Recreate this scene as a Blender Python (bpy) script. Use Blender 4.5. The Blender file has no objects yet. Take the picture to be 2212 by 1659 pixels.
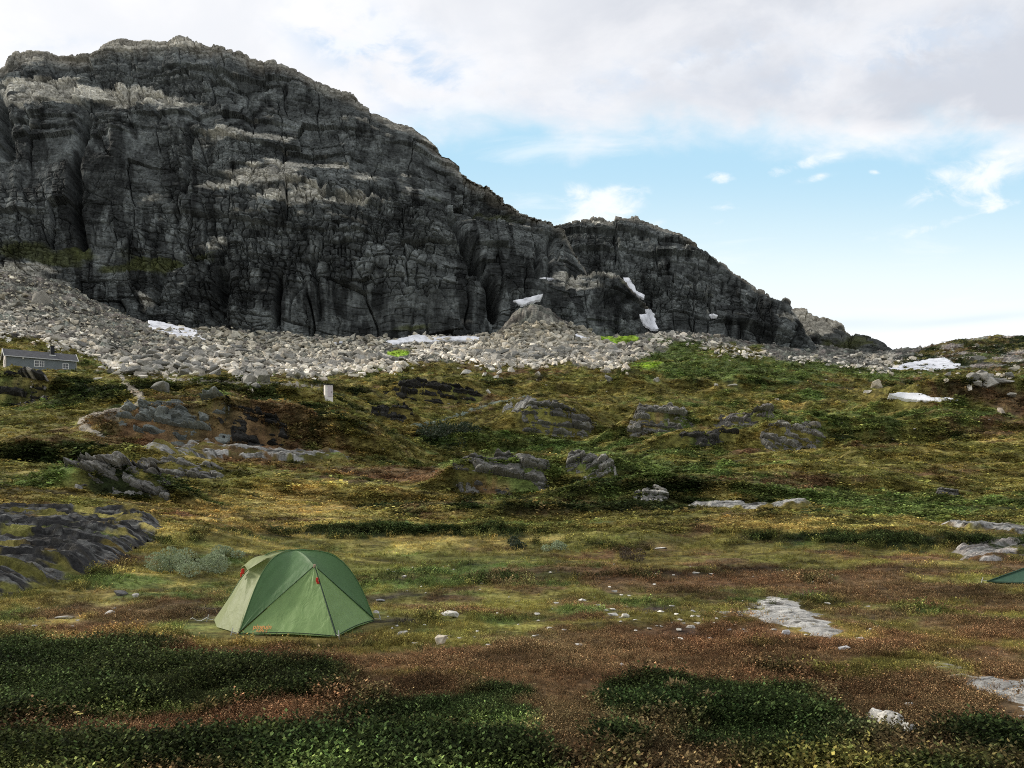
import bpy, bmesh, math, random
import numpy as np
from mathutils import Vector, Matrix

rng = np.random.default_rng(11)
random.seed(11)
SC = bpy.context.scene
COL = SC.collection
# camera intrinsics in the measuring units of the photograph (2212 x 1659)
F, CX, Y0, ZC = 1728.0, 1106.0, 1048.0, 2.0

# ------------------------------------------------------------------ noise
def _hash(ix, iy, seed):
    h = (ix.astype(np.int64) * 374761393 + iy.astype(np.int64) * 668265263 + seed * 974634777) & 0xFFFFFFFF
    h = ((h ^ (h >> 13)) * 1274126177) & 0xFFFFFFFF
    h = ((h ^ (h >> 16)) * 2246822519) & 0xFFFFFFFF
    return ((h ^ (h >> 15)) & 0xFFFFFF).astype(np.float64) / 16777215.0

def vnoise(x, y, seed=0):
    fx, fy = np.floor(x), np.floor(y)
    tx, ty = x - fx, y - fy
    tx = tx * tx * tx * (tx * (tx * 6 - 15) + 10)
    ty = ty * ty * ty * (ty * (ty * 6 - 15) + 10)
    a = _hash(fx, fy, seed); b = _hash(fx + 1, fy, seed)
    c = _hash(fx, fy + 1, seed); d = _hash(fx + 1, fy + 1, seed)
    return ((a + (b - a) * tx) * (1 - ty) + (c + (d - c) * tx) * ty) * 2 - 1

def fbm(x, y, octv=4, seed=0, gain=0.5, lac=2.03):
    x = np.asarray(x, float); y = np.asarray(y, float)
    s = np.zeros(np.broadcast(x, y).shape); a = 1.0; n = 0.0
    for o in range(octv):
        s += a * vnoise(x + 17.3 * o, y - 9.1 * o, seed + o * 31)
        n += a; a *= gain; x = x * lac * 0.96 + y * 0.31; y = y * lac * 0.96 - x * 0.13
    return s / n

def ridged(x, y, octv=4, seed=0):
    x = np.asarray(x, float); y = np.asarray(y, float)
    s = 0.0; a = 1.0; n = 0.0
    for o in range(octv):
        s = s + a * (1 - np.abs(vnoise(x + 3.7 * o, y + 5.1 * o, seed + o * 17)))
        n += a; a *= 0.5; x = x * 2.07; y = y * 2.03
    return s / n

def worley(x, y, seed=0):
    fx, fy = np.floor(x), np.floor(y)
    f1 = np.full(x.shape, 9.0); f2 = np.full(x.shape, 9.0)
    cid = np.zeros(x.shape); dx1 = np.zeros(x.shape); dy1 = np.zeros(x.shape)
    for i in (-1, 0, 1):
        for j in (-1, 0, 1):
            cx, cy = fx + i, fy + j
            px = cx + 0.1 + 0.8 * _hash(cx, cy, seed); py = cy + 0.1 + 0.8 * _hash(cx, cy, seed + 5)
            dx, dy = x - px, y - py
            d = np.sqrt(dx * dx + dy * dy)
            near = d < f1
            f2 = np.where(near, f1, np.minimum(f2, d))
            f1 = np.where(near, d, f1)
            cid = np.where(near, _hash(cx, cy, seed + 9), cid)
            dx1 = np.where(near, dx, dx1); dy1 = np.where(near, dy, dy1)
    return f1, f2, cid, dx1, dy1

def sstep(a, b, x):
    t = np.clip((x - a) / (b - a), 0, 1)
    return t * t * (3 - 2 * t)

# ------------------------------------------------------------------ object helpers
def tag(o, label=None, cat=None, group=None, kind=None):
    if label: o['label'] = label
    if cat: o['category'] = cat
    if group: o['group'] = group
    if kind: o['kind'] = kind
    return o

def empty(name, loc, label=None, cat=None, group=None, rz=0.0):
    o = bpy.data.objects.new(name, None); COL.objects.link(o)
    o.location = loc; o.rotation_euler = (0, 0, rz); o.empty_display_size = 0.2
    return tag(o, label, cat, group)

def np_mesh(name, V, Q, col=None, smooth=False):
    V = np.ascontiguousarray(V, dtype=np.float32); Q = np.ascontiguousarray(Q, dtype=np.int32)
    me = bpy.data.meshes.new(name)
    k = Q.shape[1]
    me.vertices.add(len(V)); me.vertices.foreach_set('co', V.ravel())
    me.loops.add(Q.size); me.loops.foreach_set('vertex_index', Q.ravel())
    me.polygons.add(len(Q)); me.polygons.foreach_set('loop_start', np.arange(0, Q.size, k, dtype=np.int32))
    me.polygons.foreach_set('use_smooth', np.full(len(Q), smooth, dtype=bool))
    me.update(calc_edges=True)
    if col is not None:
        at = me.attributes.new('col', 'FLOAT_COLOR', 'POINT')
        c4 = np.ones((len(V), 4), np.float32); c4[:, :3] = col
        at.data.foreach_set('color', c4.ravel())
    return me

def link(name, me, mat=None, parent=None, loc=None):
    o = bpy.data.objects.new(name, me); COL.objects.link(o)
    if mat is not None:
        me.materials.clear(); me.materials.append(mat)
    if parent is not None: o.parent = parent
    if loc is not None: o.location = loc
    return o

def grid_quads(nr, nc, wrap=False):
    i = np.arange(nr - 1)[:, None]; j = np.arange(nc - 1)[None, :]
    a = i * nc + j
    return np.stack([a, a + 1, a + nc + 1, a + nc], -1).reshape(-1, 4)

class MB:
    """collects boxes, bars and tubes, then links them as one mesh object"""
    def __init__(s): s.v = []; s.f = []
    def box(s, c, d, M=None):
        b = len(s.v); x, y, z = d[0] / 2, d[1] / 2, d[2] / 2
        for p in ((-x,-y,-z),(x,-y,-z),(x,y,-z),(-x,y,-z),(-x,-y,z),(x,-y,z),(x,y,z),(-x,y,z)):
            q = Vector(p) + Vector(c)
            if M is not None: q = M @ q
            s.v.append(tuple(q))
        for f in ((0,3,2,1),(4,5,6,7),(0,1,5,4),(1,2,6,5),(2,3,7,6),(3,0,4,7)):
            s.f.append(tuple(b + i for i in f))
        return s
    def poly(s, pts, th, nrm):
        b = len(s.v); n = len(pts); nv = Vector(nrm) * th
        for p in pts: s.v.append(tuple(p))
        for p in pts: s.v.append(tuple(Vector(p) + nv))
        s.f.append(tuple(range(b, b + n))[::-1]); s.f.append(tuple(range(b + n, b + 2 * n)))
        for i in range(n):
            j = (i + 1) % n
            s.f.append((b + i, b + j, b + n + j, b + n + i))
        return s
    def tube(s, pts, r, seg=6):
        pts = [Vector(p) for p in pts]; b0 = len(s.v); n = len(pts)
        for i, p in enumerate(pts):
            t = (pts[min(i + 1, n - 1)] - pts[max(i - 1, 0)]).normalized()
            a = t.orthogonal().normalized() if i == 0 else (s_prev - t * s_prev.dot(t)).normalized()
            s_prev = a; bb = t.cross(a)
            rr = r[i] if hasattr(r, '__len__') else r
            for k in range(seg):
                an = 2 * math.pi * k / seg
                s.v.append(tuple(p + (a * math.cos(an) + bb * math.sin(an)) * rr))
        for i in range(n - 1):
            for k in range(seg):
                k2 = (k + 1) % seg
                s.f.append((b0 + i*seg + k, b0 + i*seg + k2, b0 + (i+1)*seg + k2, b0 + (i+1)*seg + k))
        s.f.append(tuple(b0 + k for k in range(seg))[::-1])
        s.f.append(tuple(b0 + (n-1)*seg + k for k in range(seg)))
        return s
    def build(s, name, mat, parent=None, bevel=0.0):
        me = bpy.data.meshes.new(name); me.from_pydata(s.v, [], s.f); me.update()
        if bevel:
            bm = bmesh.new(); bm.from_mesh(me)
            bmesh.ops.bevel(bm, geom=bm.edges[:], offset=bevel, segments=1, affect='EDGES')
            bm.to_mesh(me); bm.free()
        return link(name, me, mat, parent)

# ------------------------------------------------------------------ materials
def new_mat(name):
    m = bpy.data.materials.new(name); m.use_nodes = True
    nt = m.node_tree; nt.nodes.clear()
    out = nt.nodes.new('ShaderNodeOutputMaterial')
    return m, nt, out

def N(nt, typ, **kw):
    n = nt.nodes.new(typ)
    for k, v in kw.items(): setattr(n, k, v)
    return n

def attr_mat(name, scale=(4, 4, 4), var=0.5, bump=0.3, bdist=0.02, rough=0.95, detail=6, spec=0.15, scale2=None, var2=0.0):
    """albedo from the mesh's own colour zones, broken up by procedural noise and bump"""
    m, nt, out = new_mat(name)
    b = N(nt, 'ShaderNodeBsdfPrincipled'); b.inputs['Roughness'].default_value = rough
    b.inputs['Specular IOR Level'].default_value = spec
    a = N(nt, 'ShaderNodeAttribute', attribute_name='col')
    g = N(nt, 'ShaderNodeNewGeometry')
    mp = N(nt, 'ShaderNodeMapping'); mp.inputs['Scale'].default_value = scale
    nt.links.new(g.outputs['Position'], mp.inputs['Vector'])
    no = N(nt, 'ShaderNodeTexNoise'); no.inputs['Scale'].default_value = 1.0
    no.inputs['Detail'].default_value = detail; no.inputs['Roughness'].default_value = 0.62
    nt.links.new(mp.outputs[0], no.inputs['Vector'])
    mr = N(nt, 'ShaderNodeMapRange'); mr.inputs['From Min'].default_value = 0.3; mr.inputs['From Max'].default_value = 0.7
    mr.inputs['To Min'].default_value = 1 - var; mr.inputs['To Max'].default_value = 1 + var
    nt.links.new(no.outputs[0], mr.inputs['Value'])
    fac = mr.outputs[0]
    if scale2 is not None:
        mp2 = N(nt, 'ShaderNodeMapping'); mp2.inputs['Scale'].default_value = scale2
        nt.links.new(g.outputs['Position'], mp2.inputs['Vector'])
        no2 = N(nt, 'ShaderNodeTexNoise'); no2.inputs['Scale'].default_value = 1.0; no2.inputs['Detail'].default_value = 4
        nt.links.new(mp2.outputs[0], no2.inputs['Vector'])
        mr2 = N(nt, 'ShaderNodeMapRange'); mr2.inputs['From Min'].default_value = 0.3; mr2.inputs['From Max'].default_value = 0.7
        mr2.inputs['To Min'].default_value = 1 - var2; mr2.inputs['To Max'].default_value = 1 + var2
        nt.links.new(no2.outputs[0], mr2.inputs['Value'])
        mm = N(nt, 'ShaderNodeMath', operation='MULTIPLY')
        nt.links.new(fac, mm.inputs[0]); nt.links.new(mr2.outputs[0], mm.inputs[1]); fac = mm.outputs[0]
    sc = N(nt, 'ShaderNodeVectorMath', operation='SCALE')
    nt.links.new(a.outputs['Color'], sc.inputs[0]); nt.links.new(fac, sc.inputs['Scale'])
    nt.links.new(sc.outputs[0], b.inputs['Base Color'])
    if bump:
        bp = N(nt, 'ShaderNodeBump'); bp.inputs['Strength'].default_value = bump; bp.inputs['Distance'].default_value = bdist
        nt.links.new(no.outputs[0], bp.inputs['Height']); nt.links.new(bp.outputs[0], b.inputs['Normal'])
    nt.links.new(b.outputs[0], out.inputs[0])
    return m

def flat_mat(name, color, rough=0.7, spec=0.3, var=0.15, scale=8.0, bump=0.0, stretch=(1, 1, 1), trans=0.0):
    m, nt, out = new_mat(name)
    b = N(nt, 'ShaderNodeBsdfPrincipled'); b.inputs['Roughness'].default_value = rough
    b.inputs['Specular IOR Level'].default_value = spec
    tc = N(nt, 'ShaderNodeTexCoord'); mp = N(nt, 'ShaderNodeMapping'); mp.inputs['Scale'].default_value = stretch
    nt.links.new(tc.outputs['Object'], mp.inputs['Vector'])
    no = N(nt, 'ShaderNodeTexNoise'); no.inputs['Scale'].default_value = scale; no.inputs['Detail'].default_value = 5
    nt.links.new(mp.outputs[0], no.inputs['Vector'])
    mr = N(nt, 'ShaderNodeMapRange'); mr.inputs['From Min'].default_value = 0.3; mr.inputs['From Max'].default_value = 0.7
    mr.inputs['To Min'].default_value = 1 - var; mr.inputs['To Max'].default_value = 1 + var
    nt.links.new(no.outputs[0], mr.inputs['Value'])
    sc = N(nt, 'ShaderNodeVectorMath', operation='SCALE'); sc.inputs[0].default_value = color
    nt.links.new(mr.outputs[0], sc.inputs['Scale']); nt.links.new(sc.outputs[0], b.inputs['Base Color'])
    if bump:
        bp = N(nt, 'ShaderNodeBump'); bp.inputs['Strength'].default_value = bump; bp.inputs['Distance'].default_value = 0.01
        nt.links.new(no.outputs[0], bp.inputs['Height']); nt.links.new(bp.outputs[0], b.inputs['Normal'])
    last = b.outputs[0]
    if trans:
        t = N(nt, 'ShaderNodeBsdfTranslucent'); nt.links.new(sc.outputs[0], t.inputs['Color'])
        mx = N(nt, 'ShaderNodeMixShader'); mx.inputs[0].default_value = trans
        nt.links.new(last, mx.inputs[1]); nt.links.new(t.outputs[0], mx.inputs[2]); last = mx.outputs[0]
    nt.links.new(last, out.inputs[0])
    return m

def leaf_mat(name):
    m, nt, out = new_mat(name)
    a = N(nt, 'ShaderNodeAttribute', attribute_name='col', attribute_type='INSTANCER')
    l = N(nt, 'ShaderNodeAttribute', attribute_name='shade')
    sc = N(nt, 'ShaderNodeVectorMath', operation='SCALE')
    nt.links.new(a.outputs['Vector'], sc.inputs[0]); nt.links.new(l.outputs['Fac'], sc.inputs['Scale'])
    d = N(nt, 'ShaderNodeBsdfPrincipled'); d.inputs['Roughness'].default_value = 0.8; d.inputs['Specular IOR Level'].default_value = 0.05
    nt.links.new(sc.outputs[0], d.inputs['Base Color'])
    t = N(nt, 'ShaderNodeBsdfTranslucent'); nt.links.new(sc.outputs[0], t.inputs['Color'])
    mx = N(nt, 'ShaderNodeMixShader'); mx.inputs[0].default_value = 0.25
    nt.links.new(d.outputs[0], mx.inputs[1]); nt.links.new(t.outputs[0], mx.inputs[2])
    nt.links.new(mx.outputs[0], out.inputs[0])
    return m

# ------------------------------------------------------------------ base terrain
XK = [-700, 0, 150, 300, 450, 600, 750, 900, 1050, 1200, 1500, 1800, 1915, 2000, 2080, 2212, 2900]
CURVES = [  # depth in metres, picture row of the ground there for every knot
 (14.0, [1285]*2 + [1290]*2 + [1294.9]*13),
 (22.0, [1135, 1135, 1145, 1165, 1180, 1195] + [1205]*11),
 (38.0, [1035, 1035, 1048, 1066, 1082, 1094, 1100, 1102, 1100, 1096, 1090, 1084, 1082, 1080, 1080, 1080, 1080]),
 (60.0, [950, 950, 955, 965, 972, 985, 1005, 1028, 1040, 1040, 1030, 1012, 1006, 1004, 1002, 1000, 1000]),
 (85.0, [885, 885, 882, 868, 860, 872, 905, 962, 992, 985, 958, 945, 940, 935, 930, 925, 925]),
 (105.0, [835, 840, 832, 818, 820, 834, 872, 936, 946, 928, 914, 900, 892, 888, 885, 880, 880]),
 (125.0, [800, 806, 810, 814, 819, 830, 860, 895, 902, 886, 888, 885, 872, 868, 865, 860, 860]),
 (150.0, [770, 783, 795, 802, 812, 818, 832, 842, 850, 838, 850, 850, 845, 840, 835, 832, 832]),
 (185.0, [700, 722, 752, 778, 800, 812, 808, 796, 792, 800, 806, 818, 828, 828, 824, 822, 822]),
 (225.0, [620, 650, 690, 728, 752, 770, 775, 772, 772, 770, 765, 790, 812, 812, 810, 808, 808]),
 (262.0, [540, 585, 620, 695, 712, 722, 732, 735, 730, 730, 738, 778, 796, 796, 794, 785, 785]),
 (300.0, [480, 540, 590, 670, 695, 704, 715, 720, 715, 715, 715, 765, 775, 768, 756, 752, 752]),
 (340.0, [450, 510, 560, 640, 680, 690, 700, 705, 700, 700, 700, 755, 766, 757, 735, 729, 729]),
]
_xs = np.linspace(-700, 2900, 721)
_Yk = [0.0, 6.0]; _Zk = [np.zeros(721), np.zeros(721)]
for Yc, ys in CURVES:
    yy = np.interp(_xs, XK, ys)
    ker = np.exp(-0.5 * (np.arange(-12, 13) / 5.0) ** 2); ker /= ker.sum()
    yy = np.convolve(np.pad(yy, 12, mode='edge'), ker, 'valid')
    _Yk.append(Yc); _Zk.append(ZC + (Y0 - yy) / F * Yc)
_Yk += [420.0, 800.0]; _Zk += [_Zk[-1] - 4, _Zk[-1] - 30]
_Yk = np.array(_Yk); _Zk = np.array(_Zk)
_h = np.diff(_Yk)[:, None]; _dl = np.diff(_Zk, axis=0) / _h
_M = np.zeros_like(_Zk); _M[0] = _dl[0]; _M[-1] = _dl[-1]
_w = (_dl[:-1] * _dl[1:]) > 0
_M[1:-1] = np.where(_w, 2 * _dl[:-1] * _dl[1:] / np.where(_w, _dl[:-1] + _dl[1:], 1), 0)
BUMPS = [(1150, 248, 9, 11, 8.0), (1215, 250, 13, 8, 5.0), (1110, 244, 9, 8, 4.0), (930, 178, 12, 10, 1.5)]   # rubble heaps and a grassy swell

STEPS = []
def base_z(X, Y):
    X = np.asarray(X, float); Y = np.asarray(Y, float)
    Ys = np.clip(Y, 0.5, 799.0)
    xi = np.clip((CX + F * X / Ys + 700) / 5.0, 0, 719.999)
    i = xi.astype(int); fx = xi - i
    k = np.clip(np.searchsorted(_Yk, Ys) - 1, 0, len(_Yk) - 2)
    h = _Yk[k + 1] - _Yk[k]; t = (Ys - _Yk[k]) / h
    def g(T, kk): return T[kk, i] * (1 - fx) + T[kk, i + 1] * fx
    z0, z1, m0, m1 = g(_Zk, k), g(_Zk, k + 1), g(_M, k), g(_M, k + 1)
    t2 = t * t; t3 = t2 * t
    z = (2*t3 - 3*t2 + 1) * z0 + (t3 - 2*t2 + t) * h * m0 + (-2*t3 + 3*t2) * z1 + (t3 - t2) * h * m1
    for (bx, bY, sx, sy, dz) in BUMPS:
        z = z + dz * np.exp(-((X - (bx - CX) / F * bY) / sx) ** 2 - ((Y - bY) / sy) ** 2)
    for (X0, Yc, Wd, H, fd) in STEPS:
        dy = Y - Yc
        z = z + H * sstep(-.15 * fd, fd, dy) * np.exp(-np.abs((X * Yc / Ys - X0) / (.62 * Wd)) ** 3) * (1 - sstep(fd + .25 * Wd, fd + max(2.2 * Wd, 9 * H), dy))
    return z

TENT_C = (-3.1, 11.5)
def terr(X, Y, fine=True):
    X = np.asarray(X, float); Y = np.asarray(Y, float)
    z = base_z(X, Y)
    yy = np.maximum(Y, 0)
    # small terraces and banks of the slope
    hs = np.interp(yy, [0, 25, 40, 100, 200], [0.3, 0.3, 0.55, 1.5, 2.2])
    tt = z / hs * 0.8 + 1.1 * fbm(X / 26, Y / 16, 3, 91) + 0.45 * fbm(X / 6, Y / 4, 3, 92)
    fr = tt - np.floor(tt); st = np.where(fr < .72, fr * .32, .2304 + (fr - .72) / .28 * .7696) - fr
    z = z + hs * st * 0.95 * np.interp(yy, [0, 22, 34, 170, 215], [0, 0, 1, 1, 0]) * sstep(-.35, .25, fbm(X / 30, Y / 22, 2, 93))
    a1 = np.interp(yy, [0, 12, 25, 45, 80, 130, 180, 260], [0, 0.0, 0.18, 0.7, 1.7, 2.3, 1.8, 1.5])
    a2 = np.interp(yy, [0, 6, 20, 45, 90, 160, 260], [0.07, 0.09, 0.16, 0.42, 1.0, 1.2, 1.0])
    z = z + a1 * fbm(X / 22, Y / 13, 3, 3)
    z = z + a2 * (fbm(X / 6.5, Y / 3.6, 4, 21) * 0.8 + (ridged(X / 9, Y / 4.5, 3, 40) - 0.6) * 1.1)
    if fine:
        a3 = np.interp(yy, [0, 10, 40, 100, 260], [0.045, 0.06, 0.16, 0.42, 0.5])
        z = z + a3 * fbm(X / 1.1, Y / 0.8, 3, 60)
    d = np.hypot(X - TENT_C[0], Y - TENT_C[1])
    m = sstep(1.4, 2.6, d)
    return z * m + base_z(X, Y) * (1 - m)

_Yg = np.concatenate([1 / np.linspace(1 / 3.0, 1 / 40.0, 260), np.linspace(40.5, 345, 500)])
def pix2ground(x, y, full=False):
    """where the line of sight through picture point (x, y) first meets the ground"""
    x = np.atleast_1d(np.asarray(x, float)); y = np.atleast_1d(np.asarray(y, float))
    u = (x - CX) / F
    Yo = np.zeros_like(x)
    for s in range(0, len(x), 4000):
        us = u[s:s+4000, None]; Yt = _Yg[None, :]
        if full: py = Y0 - F * (terr(us * Yt, Yt + 0 * us) - ZC) / Yt
        elif PYT: py = PYT[0][np.clip(np.rint((x[s:s+4000] + 700) / 2).astype(int), 0, 1800)]
        else: py = Y0 - F * (base_z(us * Yt, Yt + 0 * us) - ZC) / Yt
        hit = py <= y[s:s+4000, None]
        k = np.where(hit.any(1), hit.argmax(1), len(_Yg) - 1); k = np.maximum(k, 1)
        r = np.arange(len(k)); p0, p1 = py[r, k - 1], py[r, k]
        t = np.clip((p0 - y[s:s+4000]) / np.where(abs(p0 - p1) < 1e-6, 1, p0 - p1), 0, 1)
        Yo[s:s+4000] = _Yg[k - 1] * (1 - t) + _Yg[k] * t
    return u * Yo, Yo
PYT = []
# x0, x1, top row, foot row, depth of the front in widths
CRAGS = [(-80, 122, 818, 876, 0.11), (235, 505, 880, 962, 0.11), (475, 640, 912, 966, 0.1), (270, 490, 1000, 1036, 0.11), (125, 375, 1010, 1072, 0.125), (970, 1195, 1006, 1078, 0.11), (1215, 1345, 1018, 1062, 0.175), (1100, 1290, 884, 942, 0.11), (1352, 1490, 890, 938, 0.125),
         (1545, 1675, 894, 932, 0.125), (1645, 1790, 920, 972, 0.125), (845, 1062, 828, 876, 0.08), (800, 900, 884, 912, 0.1), (1440, 1600, 955, 968, 0.05), (2020, 2078, 1060, 1076, 0.15), (1366, 1458, 1073, 1092, 0.15)]
# bare earth and heather banks of the slope: centre, crest row, foot row, width
BANKS = [(1640, 818, 836, 260), (1500, 946, 968, 240), (1910, 915, 958, 300), (1480, 1040, 1086, 520), (90, 960, 1000, 360), (2110, 822, 862, 320), (1000, 940, 972, 190), (720, 905, 968, 260), (900, 1140, 1160, 360), (1740, 1154, 1172, 560),
         (1370, 1168, 1186, 170), (2080, 1166, 1184, 320), (400, 1150, 1176, 230), (1250, 985, 1000, 300), (1750, 1032, 1046, 420), (1300, 828, 842, 240), (250, 850, 872, 260), (560, 838, 852, 300), (2150, 900, 930, 220), (620, 1050, 1072, 300), (1950, 1048, 1060, 300), (1080, 1100, 1114, 420), (860, 1070, 1086, 260)]
for (x0_, x1_, yt_, yb_, fr_) in CRAGS + [(b_[0] - b_[3] / 2, b_[0] + b_[3] / 2, b_[1], b_[2], .10) for b_ in BANKS]:
    X_, Y_ = pix2ground((x0_ + x1_) / 2, yb_, True)
    X_, Y_ = float(X_[0]), float(Y_[0]); W_ = (x1_ - x0_) / F * Y_; f_ = fr_ * W_
    H_ = ZC + (Y0 - yt_) / F * (Y_ + f_) - float(terr(np.array([X_ * (Y_ + f_) / Y_]), np.array([Y_ + f_]))[0])
    if len(STEPS) >= len(CRAGS): f_ = min(f_, .035 * Y_); H_ = max(H_, .006 * Y_)
    STEPS.append((X_, Y_, W_, max(.1, H_), f_))
_c = (np.arange(1801) * 2 - 700 - CX)[:, None] / F
PYT.append((Y0 - F * (terr(_c * _Yg[None], _Yg[None] + 0 * _c, False) - ZC) / _Yg[None]))

def P3(x, y, Y):
    return Vector(((x - CX) / F * Y, Y, ZC + (Y0 - y) / F * Y))

# ------------------------------------------------------------------ ground cover zones
OLIVE, YELLOW, HEATH_SHADE, BROWN, GREEN, STONE, ORANGE, SCREE, LIME, SOIL = range(10)
PAL = np.array([(0.150, 0.132, 0.036), (0.31, 0.245, 0.078), (0.020, 0.028, 0.009), (0.122, 0.076, 0.038), (0.098, 0.128, 0.036),  # heath tone darkened to hold slope shade as well
                (0.26, 0.24, 0.21), (0.42, 0.20, 0.03), (0.27, 0.255, 0.215), (0.27, 0.40, 0.045), (0.045, 0.035, 0.030)])
ZONES = [
 # near: dark heath mats, russet trodden strips
 (HEATH_SHADE, 330, 1470, 420, 75, 1.1), (HEATH_SHADE, 0, 1490, 250, 95, .9), (HEATH_SHADE, 860, 1525, 290, 45, .8), (HEATH_SHADE, 1560, 1550, 330, 85, .85),
 (HEATH_SHADE, 1000, 1640, 500, 45, .7), (GREEN, 900, 1630, 450, 60, .75), (BROWN, 850, 1585, 250, 12, .8), (YELLOW, 1500, 1520, 120, 20, .5), (OLIVE, 1000, 1450, 160, 16, .5), (GREEN, 1000, 1560, 160, 25, .5), (YELLOW, 900, 1490, 40, 8, .6), (BROWN, 1420, 1610, 60, 40, .9), (GREEN, 400, 1480, 300, 30, .5), (BROWN, 480, 1420, 160, 10, .5), (HEATH_SHADE, 300, 1645, 420, 40, .9), (HEATH_SHADE, 2170, 1625, 130, 34, .9), (BROWN, 2050, 1545, 260, 55, .9), (BROWN, 1440, 1645, 130, 22, .9), (BROWN, 1960, 1640, 120, 30, .7), (BROWN, 620, 1590, 300, 14, .7),
 (GREEN, 250, 1545, 180, 14, .9), (GREEN, 60, 1640, 150, 40, .4), (SOIL, 1480, 1350, 130, 50, .8), (SOIL, 1680, 1375, 250, 25, .7),
 (BROWN, 1225, 1570, 75, 130, 1.4), (BROWN, 1130, 1430, 400, 45, 1.1), (BROWN, 140, 1594, 190, 20, 1.7), (BROWN, 430, 1572, 160, 22, 1.7), (BROWN, 650, 1535, 130, 24, 1.8), (BROWN, 820, 1488, 130, 26, 1.6), (BROWN, 1000, 1600, 120, 14, 1.0), (BROWN, 700, 1630, 90, 12, .9), (BROWN, 1700, 1480, 160, 16, .7), (BROWN, 250, 1592, 420, 26, 1.3),
 (BROWN, 1950, 1480, 380, 90, .55), (BROWN, 2080, 1320, 260, 120, .5), (OLIVE, 2000, 1420, 300, 40, .35), (BROWN, 1500, 1400, 350, 45, .7), (BROWN, 1750, 1250, 450, 60, .5),
 (BROWN, 1300, 1280, 420, 70, .45), (OLIVE, 1300, 1330, 280, 30, .5), (SOIL, 850, 1300, 70, 50, .7), (BROWN, 250, 1335, 200, 30, .7), (SOIL, 420, 1320, 80, 30, .5),
 (YELLOW, 500, 1125, 330, 55, .9), (YELLOW, 720, 1075, 220, 40, .6), (YELLOW, 1740, 1132, 260, 22, .9), (YELLOW, 930, 1180, 220, 30, .7), (YELLOW, 100, 1300, 140, 20, .7),
 (HEATH_SHADE, 900, 1150, 260, 13, 1.1), (HEATH_SHADE, 400, 1165, 110, 22, .9), (HEATH_SHADE, 1370, 1178, 90, 14, 1.2), (HEATH_SHADE, 1740, 1160, 280, 10, 1.0), (HEATH_SHADE, 2060, 1175, 230, 16, 1.0),
 (HEATH_SHADE, 760, 1150, 180, 10, .8), (ORANGE, 590, 1103, 85, 17, 1.9), (GREEN, 2000, 1092, 300, 14, .7), (GREEN, 350, 1260, 160, 16, .9),
 # middle distance; dark heath also paints the shade of banks and a recess
 (HEATH_SHADE, 520, 855, 260, 40, .5), (HEATH_SHADE, 720, 930, 150, 50, .7), (HEATH_SHADE, 200, 845, 120, 22, .9), (HEATH_SHADE, 120, 985, 220, 26, .8), (HEATH_SHADE, 420, 1050, 300, 22, .6),
 (BROWN, 880, 1028, 170, 16, 1.0), (BROWN, 2080, 845, 240, 22, .9), (HEATH_SHADE, 2080, 835, 200, 14, .7), (BROWN, 2150, 890, 120, 40, .7), (OLIVE, 1700, 1000, 450, 22, .5), (BROWN, 1050, 1060, 90, 8, .9),
 (GREEN, 1300, 1000, 300, 26, 1.0), (GREEN, 1150, 930, 220, 26, .6), (GREEN, 1650, 800, 260, 22, 1.0), (GREEN, 1850, 880, 320, 60, .55), (YELLOW, 1800, 900, 300, 26, .3), (GREEN, 1560, 1065, 500, 14, .6),
 (HEATH_SHADE, 1600, 800, 240, 9, .8), (HEATH_SHADE, 1640, 828, 110, 5, 1.0), (HEATH_SHADE, 1900, 940, 200, 18, .8), (HEATH_SHADE, 1250, 1090, 500, 14, .7), (BROWN, 1050, 800, 180, 14, .5), (YELLOW, 250, 745, 140, 30, .35), (HEATH_SHADE, 700, 1090, 160, 12, .5),
 (HEATH_SHADE, 1500, 960, 160, 14, .6), (HEATH_SHADE, 1000, 960, 120, 22, .5), (HEATH_SHADE, 1350, 1050, 200, 16, .8), (YELLOW, 1750, 1075, 300, 10, .5), (BROWN, 2100, 1010, 160, 18, .6), (BROWN, 1700, 1040, 260, 14, .4),
 (LIME, 860, 765, 30, 13, 6.5), (LIME, 1348, 734, 34, 11, 6.5), (LIME, 1303, 728, 16, 7, 6.5), (LIME, 1410, 792, 50, 13, 4.2), (GREEN, 1400, 985, 420, 45, .25), (OLIVE, 1650, 895, 420, 60, .25), (GREEN, 1500, 780, 180, 25, .5), (YELLOW, 1600, 860, 300, 16, .35), (YELLOW, 1500, 1010, 300, 10, .3), (LIME, 1090, 828, 10, 8, 2.0), (LIME, 1440, 770, 60, 8, 1.0),
 (GREEN, 1450, 750, 60, 22, 1.4), (GREEN, 2050, 700, 10, 10, 0),
]
SCREE_X = [-700, 0, 150, 300, 400, 500, 600, 700, 800, 1000, 1200, 1300, 1370, 1420, 1460, 1520, 1620, 1720, 1915, 1960, 2060, 2212, 2900]
SCREE_Y = [700, 722, 757, 800, 806, 802, 815, 812, 790, 780, 788, 794, 782, 762, 742, 746, 762, 785, 798, 770, 730, 700, 700]

TRAILZ = [([(262, 812), (272, 828), (292, 845), (303, 858), (304, 868), (288, 880), (240, 888), (196, 896), (176, 906), (178, 918), (196, 932), (222, 944)], 4.5, 2.6), ([(330, 815), (400, 822), (500, 826), (600, 830), (690, 836)], 4, 1.6), ([(870, 922), (930, 915), (985, 900), (1030, 882), (1080, 868), (1135, 856)], 4, 1.0)]

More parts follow.
